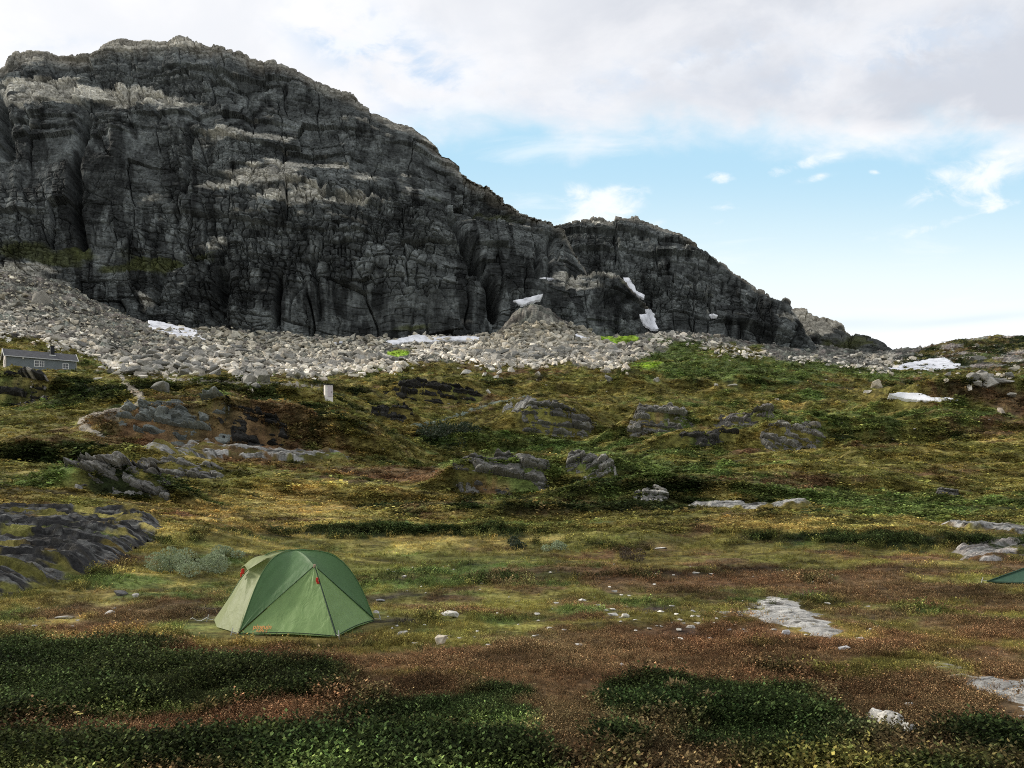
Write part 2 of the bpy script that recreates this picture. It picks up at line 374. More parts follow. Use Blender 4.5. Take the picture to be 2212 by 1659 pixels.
def zone_weights(X, Y, Z):
    px = CX + F * X / Y; py = Y0 - F * (Z - ZC) / Y
    W = np.zeros((10,) + X.shape)
    W[OLIVE] = 0.55; W[YELLOW] = -0.05; W[HEATH_SHADE] = 0.12; W[BROWN] = 0.05; W[GREEN] = 0.1
    W[STONE] = -0.75; W[ORANGE] = -2; W[SCREE] = -2; W[LIME] = -3; W[SOIL] = -0.3
    far = sstep(18, 60, Y); nr_ = 1 - sstep(7.5, 10.5, Y)
    W[OLIVE] -= .38 * nr_; W[YELLOW] -= .35 * nr_; W[HEATH_SHADE] += .22 * nr_ - .14 * far; W[BROWN] += .16 * nr_; W[GREEN] += .1 * nr_
    for c in range(10):
        n = 0.85 * fbm(X / 1.1, Y / 0.9, 4, 100 + c * 7, gain=.6) * (1 - 0.5 * far) + 0.65 * fbm(X / 5, Y / 3.4, 3, 200 + c * 7) + far * 0.55 * fbm(X / 24, Y / 15, 3, 300 + c * 7)
        W[c] += n * (1.0 if c not in (ORANGE, SCREE, LIME) else 0.6)
    wx = px + 26 * fbm(px / 90, py / 30, 3, 7); wy = py + 9 * fbm(px / 60, py / 22, 3, 8)
    for (c, x, y, rx, ry, a) in ZONES:
        d2 = ((wx - x) / rx) ** 2 + ((wy - y) / ry) ** 2
        W[c] += a * np.exp(-0.7 * d2 ** 1.5)
    g = np.interp(px, SCREE_X, SCREE_Y) + 24 * fbm(px / 55, py / 26, 4, 9)
    s = sstep(-8, 10, g - py) * (Y > 120)
    W[SCREE] += s * 3.4
    for pl, wd, am in TRAILZ:
        dm = np.full(px.shape, 1e9)
        for (p, q) in zip(pl[:-1], pl[1:]):
            t = np.clip(((px - p[0]) * (q[0] - p[0]) + (py - p[1]) * (q[1] - p[1]) * 4) / ((q[0] - p[0]) ** 2 + 4 * (q[1] - p[1]) ** 2), 0, 1)
            dm = np.minimum(dm, np.hypot(px - p[0] - t * (q[0] - p[0]), 2 * (py - p[1] - t * (q[1] - p[1]))))
        W[STONE] += am * np.exp(-((dm + 3 * fbm(px / 14, py / 5, 2, 6)) / wd) ** 2)
    right = sstep(1900, 1980, px) * (py < 795) * (Y > 190)
    W[SCREE] += right * (0.9 + 0.9 * fbm(X / 7, Y / 9, 3, 77)); W[HEATH_SHADE] += right * .8; W[BROWN] += right * 0.6; W[STONE] += right * (.7 + 1.9 * fbm(X / 9, Y / 8, 3, 78))
    W[STONE] += 0.25 * sstep(40, 90, Y)
    W = W / 0.10
    W = np.exp(W - W.max(0)); W /= W.sum(0)
    return W

def zone_color(W, X, Y, seed=0):
    c = np.tensordot(W, PAL, axes=([0], [0]))
    v = 1 + 0.8 * fbm(X / 1.1, Y / 0.7, 3, 400) + 0.45 * fbm(X / 4.5, Y / 2.4, 3, 410)
    hue = 0.15 * fbm(X / 3.1, Y / 2.1, 3, 420)
    c = c * np.clip(v, 0.25, 2.1)[..., None]
    c[..., 0] *= 1 + hue; c[..., 1] *= 1 - hue * 0.3
    return c

# ------------------------------------------------------------------ ground sheet
M_ground = attr_mat('heath_ground', scale=(9, 12, 12), var=0.6, bump=0.8, bdist=0.06, scale2=(1.3, 2.2, 2.2), var2=0.55)
def build_ground():
    xc = np.concatenate([np.linspace(-4200, -160, 60), np.arange(-150, 2362, 2.3), np.linspace(2372, 6400, 60)])
    Yr = np.concatenate([np.linspace(1.0, 5.2, 30), 1 / np.linspace(1 / 5.3, 1 / 42.0, 330), np.geomspace(42.4, 345, 430), np.linspace(350, 790, 40)])
    U = (xc - CX) / F
    Yg, Ug = np.meshgrid(Yr, U, indexing='ij')
    Xg = Ug * Yg
    Zg = terr(Xg, Yg)
    W = zone_weights(Xg, Yg, Zg)
    # loose rubble relief on the talus
    f1, f2, cid, dx, dy = worley(Xg / 2.6, Yg / 2.2, 501)
    g1, g2, cid2, _, _ = worley(Xg / 1.1, Yg / 1.0, 502)
    Zg = Zg + W[SCREE] * ((cid - 0.3) * 1.0 * (1 - f1) + (cid2 - .4) * 0.5 * (1 - g1) + 0.35 * fbm(Xg / 0.9, Yg / 0.9, 2, 503))
    C = zone_color(W, Xg, Yg)
    stone = W[SCREE][..., None] * (0.22 + 0.6 * cid[..., None]) * (0.5 + 0.8 * cid2[..., None])
    C = C * (1 - W[SCREE][..., None]) + C * stone
    # hollows of dark earth between the rubble
    nr, nc = Yg.shape
    V = np.stack([Xg, Yg, Zg], -1).reshape(-1, 3)
    Q = grid_quads(nr, nc)
    # the land to the sides and behind the camera
    n0 = len(V)
    gx = np.linspace(-900, 900, 25); gy = np.linspace(-600, 0.9, 14)
    GX, GY = np.meshgrid(gx, gy)
    V2 = np.stack([GX, GY, -0.12 + 0 * GX], -1).reshape(-1, 3)
    Q2 = grid_quads(14, 25) + n0
    V = np.concatenate([V, V2]); Q = np.concatenate([Q, Q2])
    Cc = np.concatenate([C.reshape(-1, 3), np.tile(PAL[OLIVE], (len(V2), 1))])
    me = np_mesh('ground', V, Q, Cc, smooth=False)
    tag(link('ground', me, M_ground), kind='structure')
build_ground()

# ------------------------------------------------------------------ mountain faces
M_rock = attr_mat('weathered_gneiss', scale=(0.9, 0.9, 0.9), var=0.5, bump=0.5, bdist=0.3, detail=8, scale2=(1.6, 1.6, 0.22), var2=0.3)

def bricks(a, h, sx, sh, seed):
    """jointed blocks: beds of uneven height cut by staggered joints"""
    t = h / sh + 0.35 * fbm(a / (sx * 2.2), h / (sh * 3), 2, seed)
    row = np.floor(t); fy = t - row
    k = 0.7 + 0.8 * _hash(row, row * 0 + 3, seed + 1)
    q = a / sx * k + 17 * _hash(row, row * 0 + 5, seed + 2) + 0.22 * fbm(a / sx, h / sh, 2, seed + 3)
    col = np.floor(q); fx = q - col
    cid = _hash(row, col, seed + 4)
    return fx - .5, fy - .5, cid, np.minimum(np.minimum(fx, 1 - fx), np.minimum(fy, 1 - fy))

GULLIES = [([(975, 470), (1010, 540), (1050, 610), (1070, 680)], 9, 13), ([(185, 260), (165, 350), (160, 450), (175, 520)], 9, 8), ([(5, 230), (15, 320)], 12, 8), ([(330, 640), (350, 580), (400, 560)], 8, 3),
           ([(1195, 500), (1190, 600)], 6, 4), ([(1165, 520), (1160, 600)], 5, 3), ([(470, 700), (480, 590)], 16, 7), ([(600, 700), (604, 600)], 6, 5), ([(420, 300), (400, 420)], 5, 2), ([(690, 690), (676, 560)], 5, 3)]

def rock_disp(a, h, seed, dip=0.08, k=1.0):
    """relief of the face: buttresses, beds, joint-bounded slabs and a net of narrow cracks"""
    aw = a + 1.6 * fbm(a / 18, h / 18, 3, seed) * k; hw = h + dip * a + 3.5 * fbm(a / 60, h / 45, 3, seed + 1) * k + 1.0 * fbm(a / 14, h / 14, 2, seed + 12)
    d = 8 * k * fbm(a / (70 * k), h / (80 * k), 3, seed + 2) + 1.6 * k * fbm(a / (17 * k), h / (22 * k), 3, seed + 13)
    lv = hw / (16 * k) + 0.55 * fbm(a / (34 * k), h / (60 * k), 2, seed + 3)
    b = np.floor(lv); fr = lv - b
    amp = (_hash(b, b * 0, seed + 4) - 0.2) * 3.8 * k
    amp = amp * (0.15 + 0.85 * sstep(-0.1, 0.4, fbm(a / (28 * k), b * 3.1, 2, seed + 5)))
    d += amp * (1 - fr) ** 1.2
    ms = [sstep(-.3, .3, fbm(a / (33 * k), h / (28 * k), 2, seed + 80 + i)) for i in range(3)]
    for n, (sx, sh, am, tl, m) in enumerate(((21, 24, 1.2, 3.4, 1), (9, 9, .8, 1.9, ms[0]), (3.8, 3.4, .4, .9, .3 + .7 * ms[1]), (1.6, 1.1, .16, .32, .3 + .7 * ms[2]))):
        fx, fy, cid, e = bricks(aw, hw, sx * k, sh * k, seed + 20 + n * 10)
        t1 = (cid * 57.3) % 1 - .5; t2 = (cid * 91.7) % 1 - .55
        d += k * m * (am * (2 * cid - 1) + tl * (fx * t1 * 1.6 - fy * t2 * 1.2))
        d -= k * m * (.8 + .5 * am) * np.exp(-(e * min(sx, sh) * k / .30) ** 2) * sstep(.3, .55, (cid * 33.1) % 1) * (1.0 if n < 3 else .25)
    # irregular crack net, tighter where the rock is broken
    xw = a + 1.2 * fbm(a / 3, h / 4, 3, seed + 70); hv = h + 1.2 * fbm(a / 4, h / 3, 3, seed + 71)
    for sx, sh, dep, wd, mk in ((11, 17, 1.3, .30, ms[2]), (4.5, 6.5, 1.1, .30, ms[1]), (2.2, 2.4, .6, .26, ms[2] * ms[0])):
        f1, f2, cid, dx, dy = worley(xw / (sx * k), hv / (sh * k), seed + 60 + int(sx))
        d -= dep * k * mk * np.exp(-((f2 - f1) * sx * k / wd) ** 2) * sstep(.12, .4, (cid * 17.7) % 1)
        d += .08 * sx ** .5 * k * mk * (2 * cid - 1)
    wob = a + 3 * k * fbm(a / (9 * k), h / (16 * k), 3, seed + 8)
    for sp, am_, wd in ((27, 3.4, .03), (10, 1.6, .05)):
        c = np.abs(vnoise(wob / (sp * k), h / (70 * k), seed + 9 + int(sp)))
        mk = sstep(0.0, 0.4, fbm(a / (40 * k), h / (30 * k), 2, seed + 10 + int(sp)))
        d -= am_ * k * np.exp(-(c / wd) ** 2) * mk
    d += 0.30 * k * fbm(a / (1.5 * k), h / (1.1 * k), 3, seed + 11)
    return d, hw

PALE = [(60, 215, 70, 20, .8), (200, 195, 90, 18, .9), (290, 210, 110, 14, 1.0), (370, 232, 60, 14, .6), (40, 185, 60, 12, .5), (480, 302, 60, 14, .5), (600, 300, 60, 9, .6), (690, 335, 60, 9, .5),
        (560, 388, 60, 16, 1.1), (640, 380, 50, 16, .5), (500, 402, 70, 9, .9), (700, 365, 60, 8, .9), (780, 385, 40, 14, .6), (870, 370, 30, 22, .8), (610, 430, 60, 22, .6), (700, 440, 70, 22, .6), (830, 430, 50, 14, .7),
        (450, 520, 40, 16, .8), (520, 470, 60, 9, .5), (760, 480, 60, 14, .4), (960, 400, 70, 9, .4), (1000, 470, 60, 10, .5), (1120, 470, 60, 10, .5), (50, 570, 60, 16, .9), (120, 595, 50, 12, .6), (380, 600, 50, 24, .5), (300, 650, 20, 40, .8),
        (280, 105, 90, 14, .9), (420, 100, 80, 12, .9), (60, 125, 60, 14, .8), (560, 140, 60, 14, .6), (700, 195, 90, 10, .5), (860, 270, 90, 14, .6), (930, 310, 60, 14, .5), (1320, 490, 120, 10, .5), (1470, 530, 70, 16, .5), (1740, 685, 45, 22, 1.3), (1790, 710, 40, 14, .8), (1230, 600, 60, 14, .9), (1260, 620, 70, 9, .8), (1200, 540, 12, 36, .6), (1225, 560, 8, 30, .5)]
MOSSY = [(110, 545, 110, 16, 1.6), (320, 572, 110, 12, 1.6), (40, 520, 70, 14, 1.0), (420, 545, 50, 8, .7), (880, 720, 90, 10, .6), (1000, 430, 200, 30, .35), (1150, 470, 80, 20, .3), (1830, 740, 90, 25, .9), (1340, 620, 60, 10, .5), (1560, 630, 80, 20, .3)]
DARKS = [(190, 400, 60, 60, .9), (180, 480, 60, 60, .7), (20, 300, 30, 50, .8), (480, 620, 90, 50, .9), (700, 640, 120, 50, .5), (250, 620, 60, 30, .5), (580, 580, 120, 60, .4), (1030, 590, 60, 50, .5), (1290, 650, 70, 26, .9), (1640, 700, 90, 50, .5)]

def face(name, xr, top, base, Yb, Yt, nx, ny, back, seed, lab=None, k=1.0, ends=0.0, prof=(0.35, 2.2), tone=1.0, tint=(1, 1, 1)):
    xg = np.linspace(xr[0], xr[1], nx)
    yt = np.interp(xg, [p[0] for p in top], [p[1] for p in top]); yb = np.interp(xg, [p[0] for p in base], [p[1] for p in base])
    Yb_ = np.interp(xg, [p[0] for p in Yb], [p[1] for p in Yb]); Yt_ = np.interp(xg, [p[0] for p in Yt], [p[1] for p in Yt])
    nb = 26
    s = np.concatenate([np.linspace(0, 1, ny), 1 + np.linspace(0, 1, nb)[1:] ** 1.5])[:, None]
    sc = np.minimum(s, 1)
    pr = prof[0] * sc + (1 - prof[0]) * sc ** prof[1]
    Y = Yb_ + (Yt_ - Yb_) * pr
    y = yb + (yt - yb) * sc
    Z = ZC + (Y0 - y) / F * Y
    bk = np.maximum(s - 1, 0)
    Y = Y + bk * back; Z = Z - bk * back * (0.10 + 0.5 * bk)
    if ends:
        e = np.abs((xg - (xr[0] + xr[1]) / 2) / ((xr[1] - xr[0]) / 2))
        Y = Y + ends * e ** 4
        Z = Z
    X = (xg - CX) / F * Y
    P = np.stack([X, Y, Z], -1)
    du = np.gradient(P, axis=1); dv = np.gradient(P, axis=0)
    n = np.cross(du, dv); n /= np.linalg.norm(n, axis=-1, keepdims=True) + 1e-9
    n[n[..., 1] > 0.3] *= 1
    a = (xg - CX) / F * np.mean(Yb_) + 0 * Y; h = Z + 0.6 * (Y - Yb_)
    d, hw = rock_disp(a, h, seed, 0.08, k)
    pxg = CX + F * X / Y; pyg = Y0 - F * (Z - ZC) / Y
    for (pl, wpx, dep) in GULLIES:
        dm = np.full(pxg.shape, 1e9)
        wob = 7 * fbm(h / 9, a / 30, 3, seed + 90)
        for (p, q) in zip(pl[:-1], pl[1:]):
            t = np.clip(((pxg - p[0]) * (q[0] - p[0]) + (pyg - p[1]) * (q[1] - p[1])) / ((q[0] - p[0]) ** 2 + (q[1] - p[1]) ** 2), 0, 1)
            dm = np.minimum(dm, np.hypot(pxg + wob - p[0] - t * (q[0] - p[0]), (pyg - p[1] - t * (q[1] - p[1])) * .8))
        d = d - dep * k * np.exp(-(dm / wpx) ** 2)
    fade = 1.0 - 0.3 * sstep(0.9, 1.0, s) + 0 * Y
    P = P + n * (d * fade)[..., None]
    P[..., 2] += sstep(.9, 1.0, s) * k * (1.0 * fbm(a / (6 * k), a * 0, 4, seed + 95) + 1.1 * (bricks(a, h * 0 + 3.3, 6 * k, 9 * k, seed + 96)[2] - .5))
    # stone colour: blue-grey faces, pale beds, rust, moss, black water streaks, painted crest light
    px = CX + F * X / Y; py = Y0 - F * (Z - ZC) / Y
    wx = px + 22 * fbm(a / 14, h / 9, 3, seed + 60); wy = py + 12 * fbm(a / 22, h / 8, 3, seed + 61)
    def blobs(L):
        o = np.zeros_like(px)
        for (x, yb2, rx, ry, am) in L: o += am * np.exp(-0.8 * (((wx - x) / rx) ** 2 + ((wy - yb2) / ry) ** 2))
        return o
    pale = blobs(PALE) + 0.5 * fbm(a / 26, hw / 7, 4, seed + 62) - 0.2 + 0.35 * fbm(a / 5, h / 3, 3, seed + 63)
    pale = sstep(0.22, 0.62, pale + 0.35 * (bricks(a, hw, 7 * k, 4 * k, seed + 30)[2] - .5))
    streak = fbm(a / 2.4, h / 13, 4, seed + 64) + 0.7 * fbm(a / 12, h / 40, 2, seed + 65) + blobs(DARKS) * 0.9
    streak = sstep(0.12, 0.6, streak) * (1 - 0.75 * pale)
    moss = sstep(0.35, 0.8, blobs(MOSSY) + 0.6 * fbm(a / 9, h / 5, 4, seed + 66) + 0.3 * (n[..., 2] - 0.5) - 0.1)
    g = 0.080 * (1 + 0.8 * fbm(a / 4, h / 5, 4, seed + 67))
    C = g[..., None] * np.array([0.93, 1.0, 0.96])
    C = C + (np.array([0.40, 0.38, 0.325]) * (1 + 0.3 * fbm(a / 2, h / 2, 3, seed + 68))[..., None] - C) * (pale * 0.95)[..., None]
    C = C * (1 - 0.68 * streak)[..., None]
    C = C + (np.array([0.045, 0.050, 0.016]) - C) * (moss * 0.85)[..., None]
    cid = .5 * bricks(a, hw, 3.8 * k, 3.4 * k, seed + 40)[2] + .5 * bricks(a, hw, 9 * k, 9 * k, seed + 30)[2]
    C = C * (0.4 + 1.25 * cid)[..., None]
    crest_lit = sstep(0.94, 1.0, s) * 0.6 + 0 * Y  # brighter light on the crest, put into the stone colour
    C = C + (np.array([0.26, 0.235, 0.19]) * (0.6 + .8 * cid)[..., None] - C) * crest_lit[..., None]
    C = np.clip(C * tone * np.array(tint), 0.004, 0.8)
    me = np_mesh(name, P.reshape(-1, 3), grid_quads(*Y.shape), C.reshape(-1, 3))
    o = link(name, me, M_rock)
    return o

TOP1 = [(-700, 330), (-200, 190), (-60, 165), (0, 152), (18, 148), (26, 122), (60, 117), (105, 122), (130, 128), (205, 124), (240, 104), (262, 99), (300, 104), (345, 102), (385, 92), (430, 93), (470, 100), (492, 108), (540, 130), (600, 146), (650, 168), (700, 190),
        (755, 203), (800, 235), (850, 260), (890, 272), (920, 291), (960, 330), (1000, 362), (1050, 388), (1090, 410), (1125, 434), (1160, 452), (1195, 470), (1225, 492), (1260, 560), (1300, 640), (1340, 715)]
BASE1 = [(-700, 560), (0, 600), (60, 618), (180, 632), (250, 668), (320, 710), (420, 722), (700, 735), (1060, 748), (1340, 760)]
tag(face('mountain', (-420, 1300), TOP1, BASE1, [(-420, 268), (0, 262), (600, 258), (1000, 262), (1300, 275)], [(-420, 345), (300, 335), (700, 328), (1000, 315), (1200, 308), (1300, 300)], 1150, 560, 110, 1000), kind='structure')
TOP2 = [(1080, 520), (1180, 480), (1222, 478), (1260, 479), (1300, 481), (1345, 490), (1400, 498), (1440, 507), (1475, 520), (1505, 540), (1530, 560), (1560, 580), (1578, 598), (1600, 611), (1630, 638), (1665, 650), (1690, 662), (1712, 700), (1740, 735), (1770, 775), (1800, 800)]
BASE2 = [(1080, 740), (1400, 740), (1560, 765), (1700, 795), (1800, 810)]
tag(face('ridge', (1080, 1790), TOP2, BASE2, [(1080, 305), (1400, 300), (1600, 285), (1790, 280)], [(1080, 350), (1400, 345), (1600, 320), (1790, 300)], 560, 300, 80, 2000), kind='structure')
TOP3 = [(1600, 680), (1690, 664), (1740, 668), (1770, 678), (1800, 690), (1835, 716), (1870, 730), (1890, 742), (1915, 768), (1940, 785), (1980, 805)]
BASE3 = [(1600, 790), (1760, 800), (1915, 800), (1980, 812)]
tag(face('ridge', (1600, 1975), TOP3, BASE3, [(1600, 318), (1975, 305)], [(1600, 350), (1975, 335)], 330, 150, 60, 3000, k=0.8, tone=.8, tint=(1.03, 1, .95)), kind='structure')
TOPK = [(1120, 690), (1160, 640), (1185, 605), (1220, 592), (1290, 584), (1335, 592), (1365, 625), (1395, 655), (1410, 690), (1425, 725)]
BASEK = [(1120, 735), (1250, 740), (1425, 745)]
tag(face('rock_outcrop', (1120, 1425), TOPK, BASEK, [(1120, 268), (1425, 268)], [(1120, 292), (1425, 292)], 300, 190, 25, 4000, k=0.7, ends=14, prof=(0.5, 2.4)),
    'broad dark rock knob rising from the rubble between two snow patches', 'rock outcrop')

# ------------------------------------------------------------------ rock outcrops in the heath
def ground_at(x, y):
    X, Y = pix2ground(x, y, True)
    return float(X[0]), float(Y[0]), float(terr(X, Y)[0])

def outcrop(num, label, tone=0.2, seed=0, moss=0.3, layer=1.6, tint=(1, .95, .86), name='rock_outcrop', rag=0.42, streak=0.0, bedding=0.15, hmin=.45, over=.35):
    x0, x1, ytop, ybase, front = CRAGS[num]
    X0, Yc, Wd, Hst, fd = STEPS[num]
    Zb = float(terr(np.array([X0]), np.array([Yc]))[0])
    nu = int(np.clip((x1 - x0) * 0.7, 60, 260)); nv = int(np.clip((ybase - ytop) * 2.2, 60, 180))
    Dp = fd * (1.4 + over) + .4
    p = np.linspace(-1.2, 1.2, nu)[None, :]; q = np.linspace(-.25, 1.0, nv)[:, None]
    Y = Yc + q * Dp + 0 * p
    X = (X0 + p * Wd / 2) * Y / Yc
    sca = max(Wd, 1.0)
    r = np.sqrt(np.abs(p) ** 2.4 + np.abs((q - .35) / .6) ** 2.6)
    edge = 1 - r + rag * fbm(X / (0.16 * sca), Y / (0.5 * Dp), 4, seed)
    E = sstep(0.0, 0.3, edge)
    T = terr(X, Y)
    H = hmin * min(1.0, .25 + Hst * .5) * (1 + .8 * fbm(X / (.15 * sca), Y / (.15 * sca), 3, seed + 2))
    Hs = Hst; front = 10
    Z = T + E * H - 0.35 * (1 - E)
    k = np.clip(0.085 * sca, 0.05, 0.8) * layer
    hc = Z * 1.0 + (Y - Yc) * 0.45 + bedding * (X - X0)
    fx, fy, c1, e1 = bricks(X + .5 * Y, hc, 3.6 * k, 1.1 * k, seed + 3)
    gx, gy, c2, e2 = bricks(X + .3 * Y, hc, 1.5 * k, .42 * k, seed + 4)
    dd = k * (.9 * (c1 - .5) + .42 * (c2 - .5) - .35 * np.exp(-(e1 / .06) ** 2) - .15 * np.exp(-(e2 / .08) ** 2) - fy * .5 + fx * ((c1 * 37) % 1 - .5) * .8) + .5 * k * fbm(X / (0.8 * k), hc / (.5 * k), 4, seed + 5) - .5 * k * np.exp(-(np.abs(vnoise((X + .5 * fbm(X / k, hc / k, 2, seed + 21)) / (2.6 * k), hc / (9 * k), seed + 20)) / .05) ** 2)
    dd = dd * E * min(1.0, 0.3 + Hs)
    Z1 = Z + dd * 0.55; Y1 = Y - dd * 0.8
    gxx = np.gradient(Z, axis=1) / (np.gradient(X, axis=1) + 1e-9); gyy = np.gradient(Z, axis=0) / (np.gradient(Y, axis=0) + 1e-9)
    nz = 1 / np.sqrt(1 + gxx ** 2 + gyy ** 2)
    g = tone * (1 + 0.5 * fbm(X / (2 * k), hc / (1.0 * k), 4, seed + 6)) * (0.5 + 0.6 * c1 + 0.4 * c2)
    C = np.clip(g, 0.012, 0.6)[..., None] * np.array(tint)
    if streak:
        st = sstep(0.0, 0.3, fbm(X / 0.55, Z / 9, 3, seed + 9)) * sstep(.0, .35, fbm(X / 2.4, X * 0, 2, seed + 10) + .12)
        C = C + (np.array([0.46, 0.42, 0.38]) - C) * (st * streak)[..., None]
    lich = sstep(0.2, 0.6, fbm(X / (0.9 * k), hc / (0.5 * k), 4, seed + 7)) * 0.5
    C = C + (np.array([0.34, 0.34, 0.30]) - C) * lich[..., None] * min(1, tone * 4)
    W = zone_weights(X, Y, Z); W[SCREE] *= 0; W[STONE] *= 0; W = W / (W.sum(0) + 1e-9)
    G = zone_color(W, X, Y)
    ms = sstep(.35, .62, .62 * nz + .45 * fbm(X / (2.2 * k), Y / (1.6 * k), 4, seed + 8) + moss - .58 + (1 - E) * .55 - .62 * sstep(-.22, -.05, q) * (1 - sstep(.62, .85, q)) * (1 - sstep(.7, 1.0, np.abs(p))))
    C = C + (G - C) * ms[..., None]
    V = np.stack([X, Y1, Z1], -1).reshape(-1, 3)
    org = np.array([X0, Yc, Zb])
    o = link(name, np_mesh(name, V - org, grid_quads(nv, nu), C.reshape(-1, 3)), M_crag, loc=tuple(org))
    return tag(o, label, 'rock outcrop' if name == 'rock_outcrop' else 'rock slab')

def slab(poly, label, tone=.4, seed=0, h=.08, moss=.15, grain=.3, tint=(1, .96, .88), soft=.3, along=.5, flake=1.0, fleck=.5, fb=.9, el=3.2):
    """bare rock flush with the turf: outline walked on the ground itself"""
    gp = [ground_at(x, y) for (x, y) in poly]
    P = [(g[0], g[1]) for g in gp]
    x0, x1 = min(p[0] for p in P) - .3, max(p[0] for p in P) + .3; y0, y1 = min(p[1] for p in P) - .3, max(p[1] for p in P) + .3
    st = max(0.012, math.sqrt((x1 - x0) * (y1 - y0) / 60000))
    X, Y = np.meshgrid(np.arange(x0, x1, st), np.arange(y0, y1, st))
    wx = X + grain * .9 * fbm(X / (grain * 2.5), Y / (grain * 2.5), 5, seed); wy = Y + grain * .9 * fbm(X / (grain * 2.5), Y / (grain * 2.5), 5, seed + 1)
    ins = inside(wx, wy, P); d = edge_dist(wx, wy, P) * np.where(ins, 1, -1)
    d = d + grain * .6 * fbm(X / (grain * 1.2), Y / (grain * .6), 4, seed + 2) - .1 * grain
    E = sstep(0, soft, d)
    T = terr(X, Y)
    fx, fy, c1, e1 = bricks(X + along * Y, Y - along * X, grain * el, grain * .8, seed + 3)
    gx, gy, c2, e2 = bricks(X + along * Y, Y - along * X, grain * 1.1, grain * .3, seed + 4)
    Z = T + h * np.sqrt(E) * (1 + flake * (.5 * (c1 - .5) + .35 * (c2 - .5) - .3 * fy) + flake * fb * fbm(X / (grain * el), (Y - along * X) / (grain * .7), 5, seed + 15, gain=.6)) + .03 * E * fbm(X / .25, Y / .2, 4, seed + 5) - .05 * (1 - sstep(-.1, 0, d))
    g = tone * (1 + .35 * fbm(X / .4, Y / .2, 5, seed + 6)) * (.65 + .4 * c1 + .3 * c2)
    C = np.clip(g, .012, .62)[..., None] * np.array(tint)
    dk = sstep(.10, .36, fbm(X / grain + Y * .8, (Y - along * X) / (grain * .4), 5, seed + 7) + moss - .2)
    C = C + (np.array([.055, .05, .042]) - C) * (dk * .85)[..., None]
    fl = sstep(.08, .34, fbm(X / (grain * .47 * el) + 40, (Y - along * X) / (grain * .3), 5, seed + 9, gain=.6))
    C = C + (np.array([.36, .355, .33]) - C) * (fl * fleck)[..., None]
    gr = (moss >= .2) * sstep(.22, .40, fbm(X / (grain * 2.4), Y / (grain * 1.6), 4, seed + 8) + moss * .8 - .02)
    W = zone_weights(X, Y, T); W[SCREE] *= 0; W[STONE] *= 0
    C = C + (zone_color(W / (W.sum(0) + 1e-9), X, Y) - C) * gr[..., None]
    keep = d > -.08
    cell = keep[:-1, :-1] & keep[1:, :-1] & keep[:-1, 1:] & keep[1:, 1:]
    q = grid_quads(*X.shape).reshape(X.shape[0] - 1, X.shape[1] - 1, 4)[cell]
    used, inv = np.unique(q, return_inverse=True)
    V = np.stack([X, Y, Z], -1).reshape(-1, 3)[used]; org = V.mean(0)
    o = link('rock_slab', np_mesh('rock_slab', V - org, inv.reshape(q.shape), C.reshape(-1, 3)[used]), M_crag, loc=tuple(org))
    SLABPOLY.append(P)
    return tag(o, label, 'rock slab')
SLABPOLY = []

def inside(px, py, poly):
    c = np.zeros(px.shape, bool); n = len(poly)
    for i in range(n):
        x1, y1 = poly[i]; x2, y2 = poly[(i + 1) % n]
        c ^= ((y1 > py) != (y2 > py)) & (px < (x2 - x1) * (py - y1) / (y2 - y1 + 1e-12) + x1)
    return c
def edge_dist(px, py, poly):
    d = np.full(px.shape, 1e9); n = len(poly)
    for i in range(n):
        x1, y1 = poly[i]; x2, y2 = poly[(i + 1) % n]
        t = np.clip(((px - x1) * (x2 - x1) + (py - y1) * (y2 - y1)) / ((x2 - x1) ** 2 + (y2 - y1) ** 2 + 1e-9), 0, 1)
        d = np.minimum(d, np.hypot(px - x1 - t * (x2 - x1), py - y1 - t * (y2 - y1)))
    return d

M_crag = attr_mat('lichened_rock', scale=(9, 9, 9), var=0.4, bump=0.5, bdist=0.03, detail=8, scale2=(40, 40, 40), var2=0.35)
outcrop(0, 'dark rock wall with white streaks below the grey cabin', tone=0.023, seed=11, moss=-.05, streak=1.0)
outcrop(1, 'big grey green rock face in the hillside right of the winding path', tone=0.156, seed=12, moss=.10, tint=(.93, 1, .93))
outcrop(2, 'dark overgrown rock step beside the big grey green rock face', tone=0.023, seed=13, moss=.08)
outcrop(3, 'low lichened ledge just under the long pale slab', tone=0.177, seed=15, moss=.16)
outcrop(4, 'tilted grey ledge above the yellow grass on the left', tone=0.156, seed=16, moss=.12, bedding=.4)
outcrop(5, 'dark rounded crag in the middle of the valley floor', tone=0.125, seed=18, moss=.08)
outcrop(6, 'pale ribbed slab right of the dark rounded crag', tone=0.228, seed=19, moss=.1, bedding=-.6, name='rock_slab')
outcrop(7, 'wide dark crag above the green valley right of the sloping trail', tone=0.125, seed=20, moss=.12)
outcrop(8, 'smooth domed grey crag on the middle slope', tone=0.166, seed=21, moss=.05)
outcrop(9, 'low brown grey crag right of the smooth domed crag', tone=0.135, seed=22, moss=.14, tint=(1.05, .97, .9))
outcrop(10, 'pale crag with a dark right side on the right slope', tone=0.187, seed=23, moss=.1, bedding=.4)
outcrop(11, 'dark crag overhanging the hollow right of the white shed', tone=0.027, seed=24, moss=.05)
outcrop(12, 'small dark crag below the dark overhanging crag', tone=0.038, seed=25, moss=.12)
outcrop(13, 'low dark bank of rock below the domed crag', tone=0.038, seed=34, moss=.1)
outcrop(14, 'small dark crag alone in the olive grass at right', tone=0.135, seed=35, moss=.08)
outcrop(15, 'pale broken rock rising from the heath in mid meadow', tone=0.270, seed=27, moss=.1)
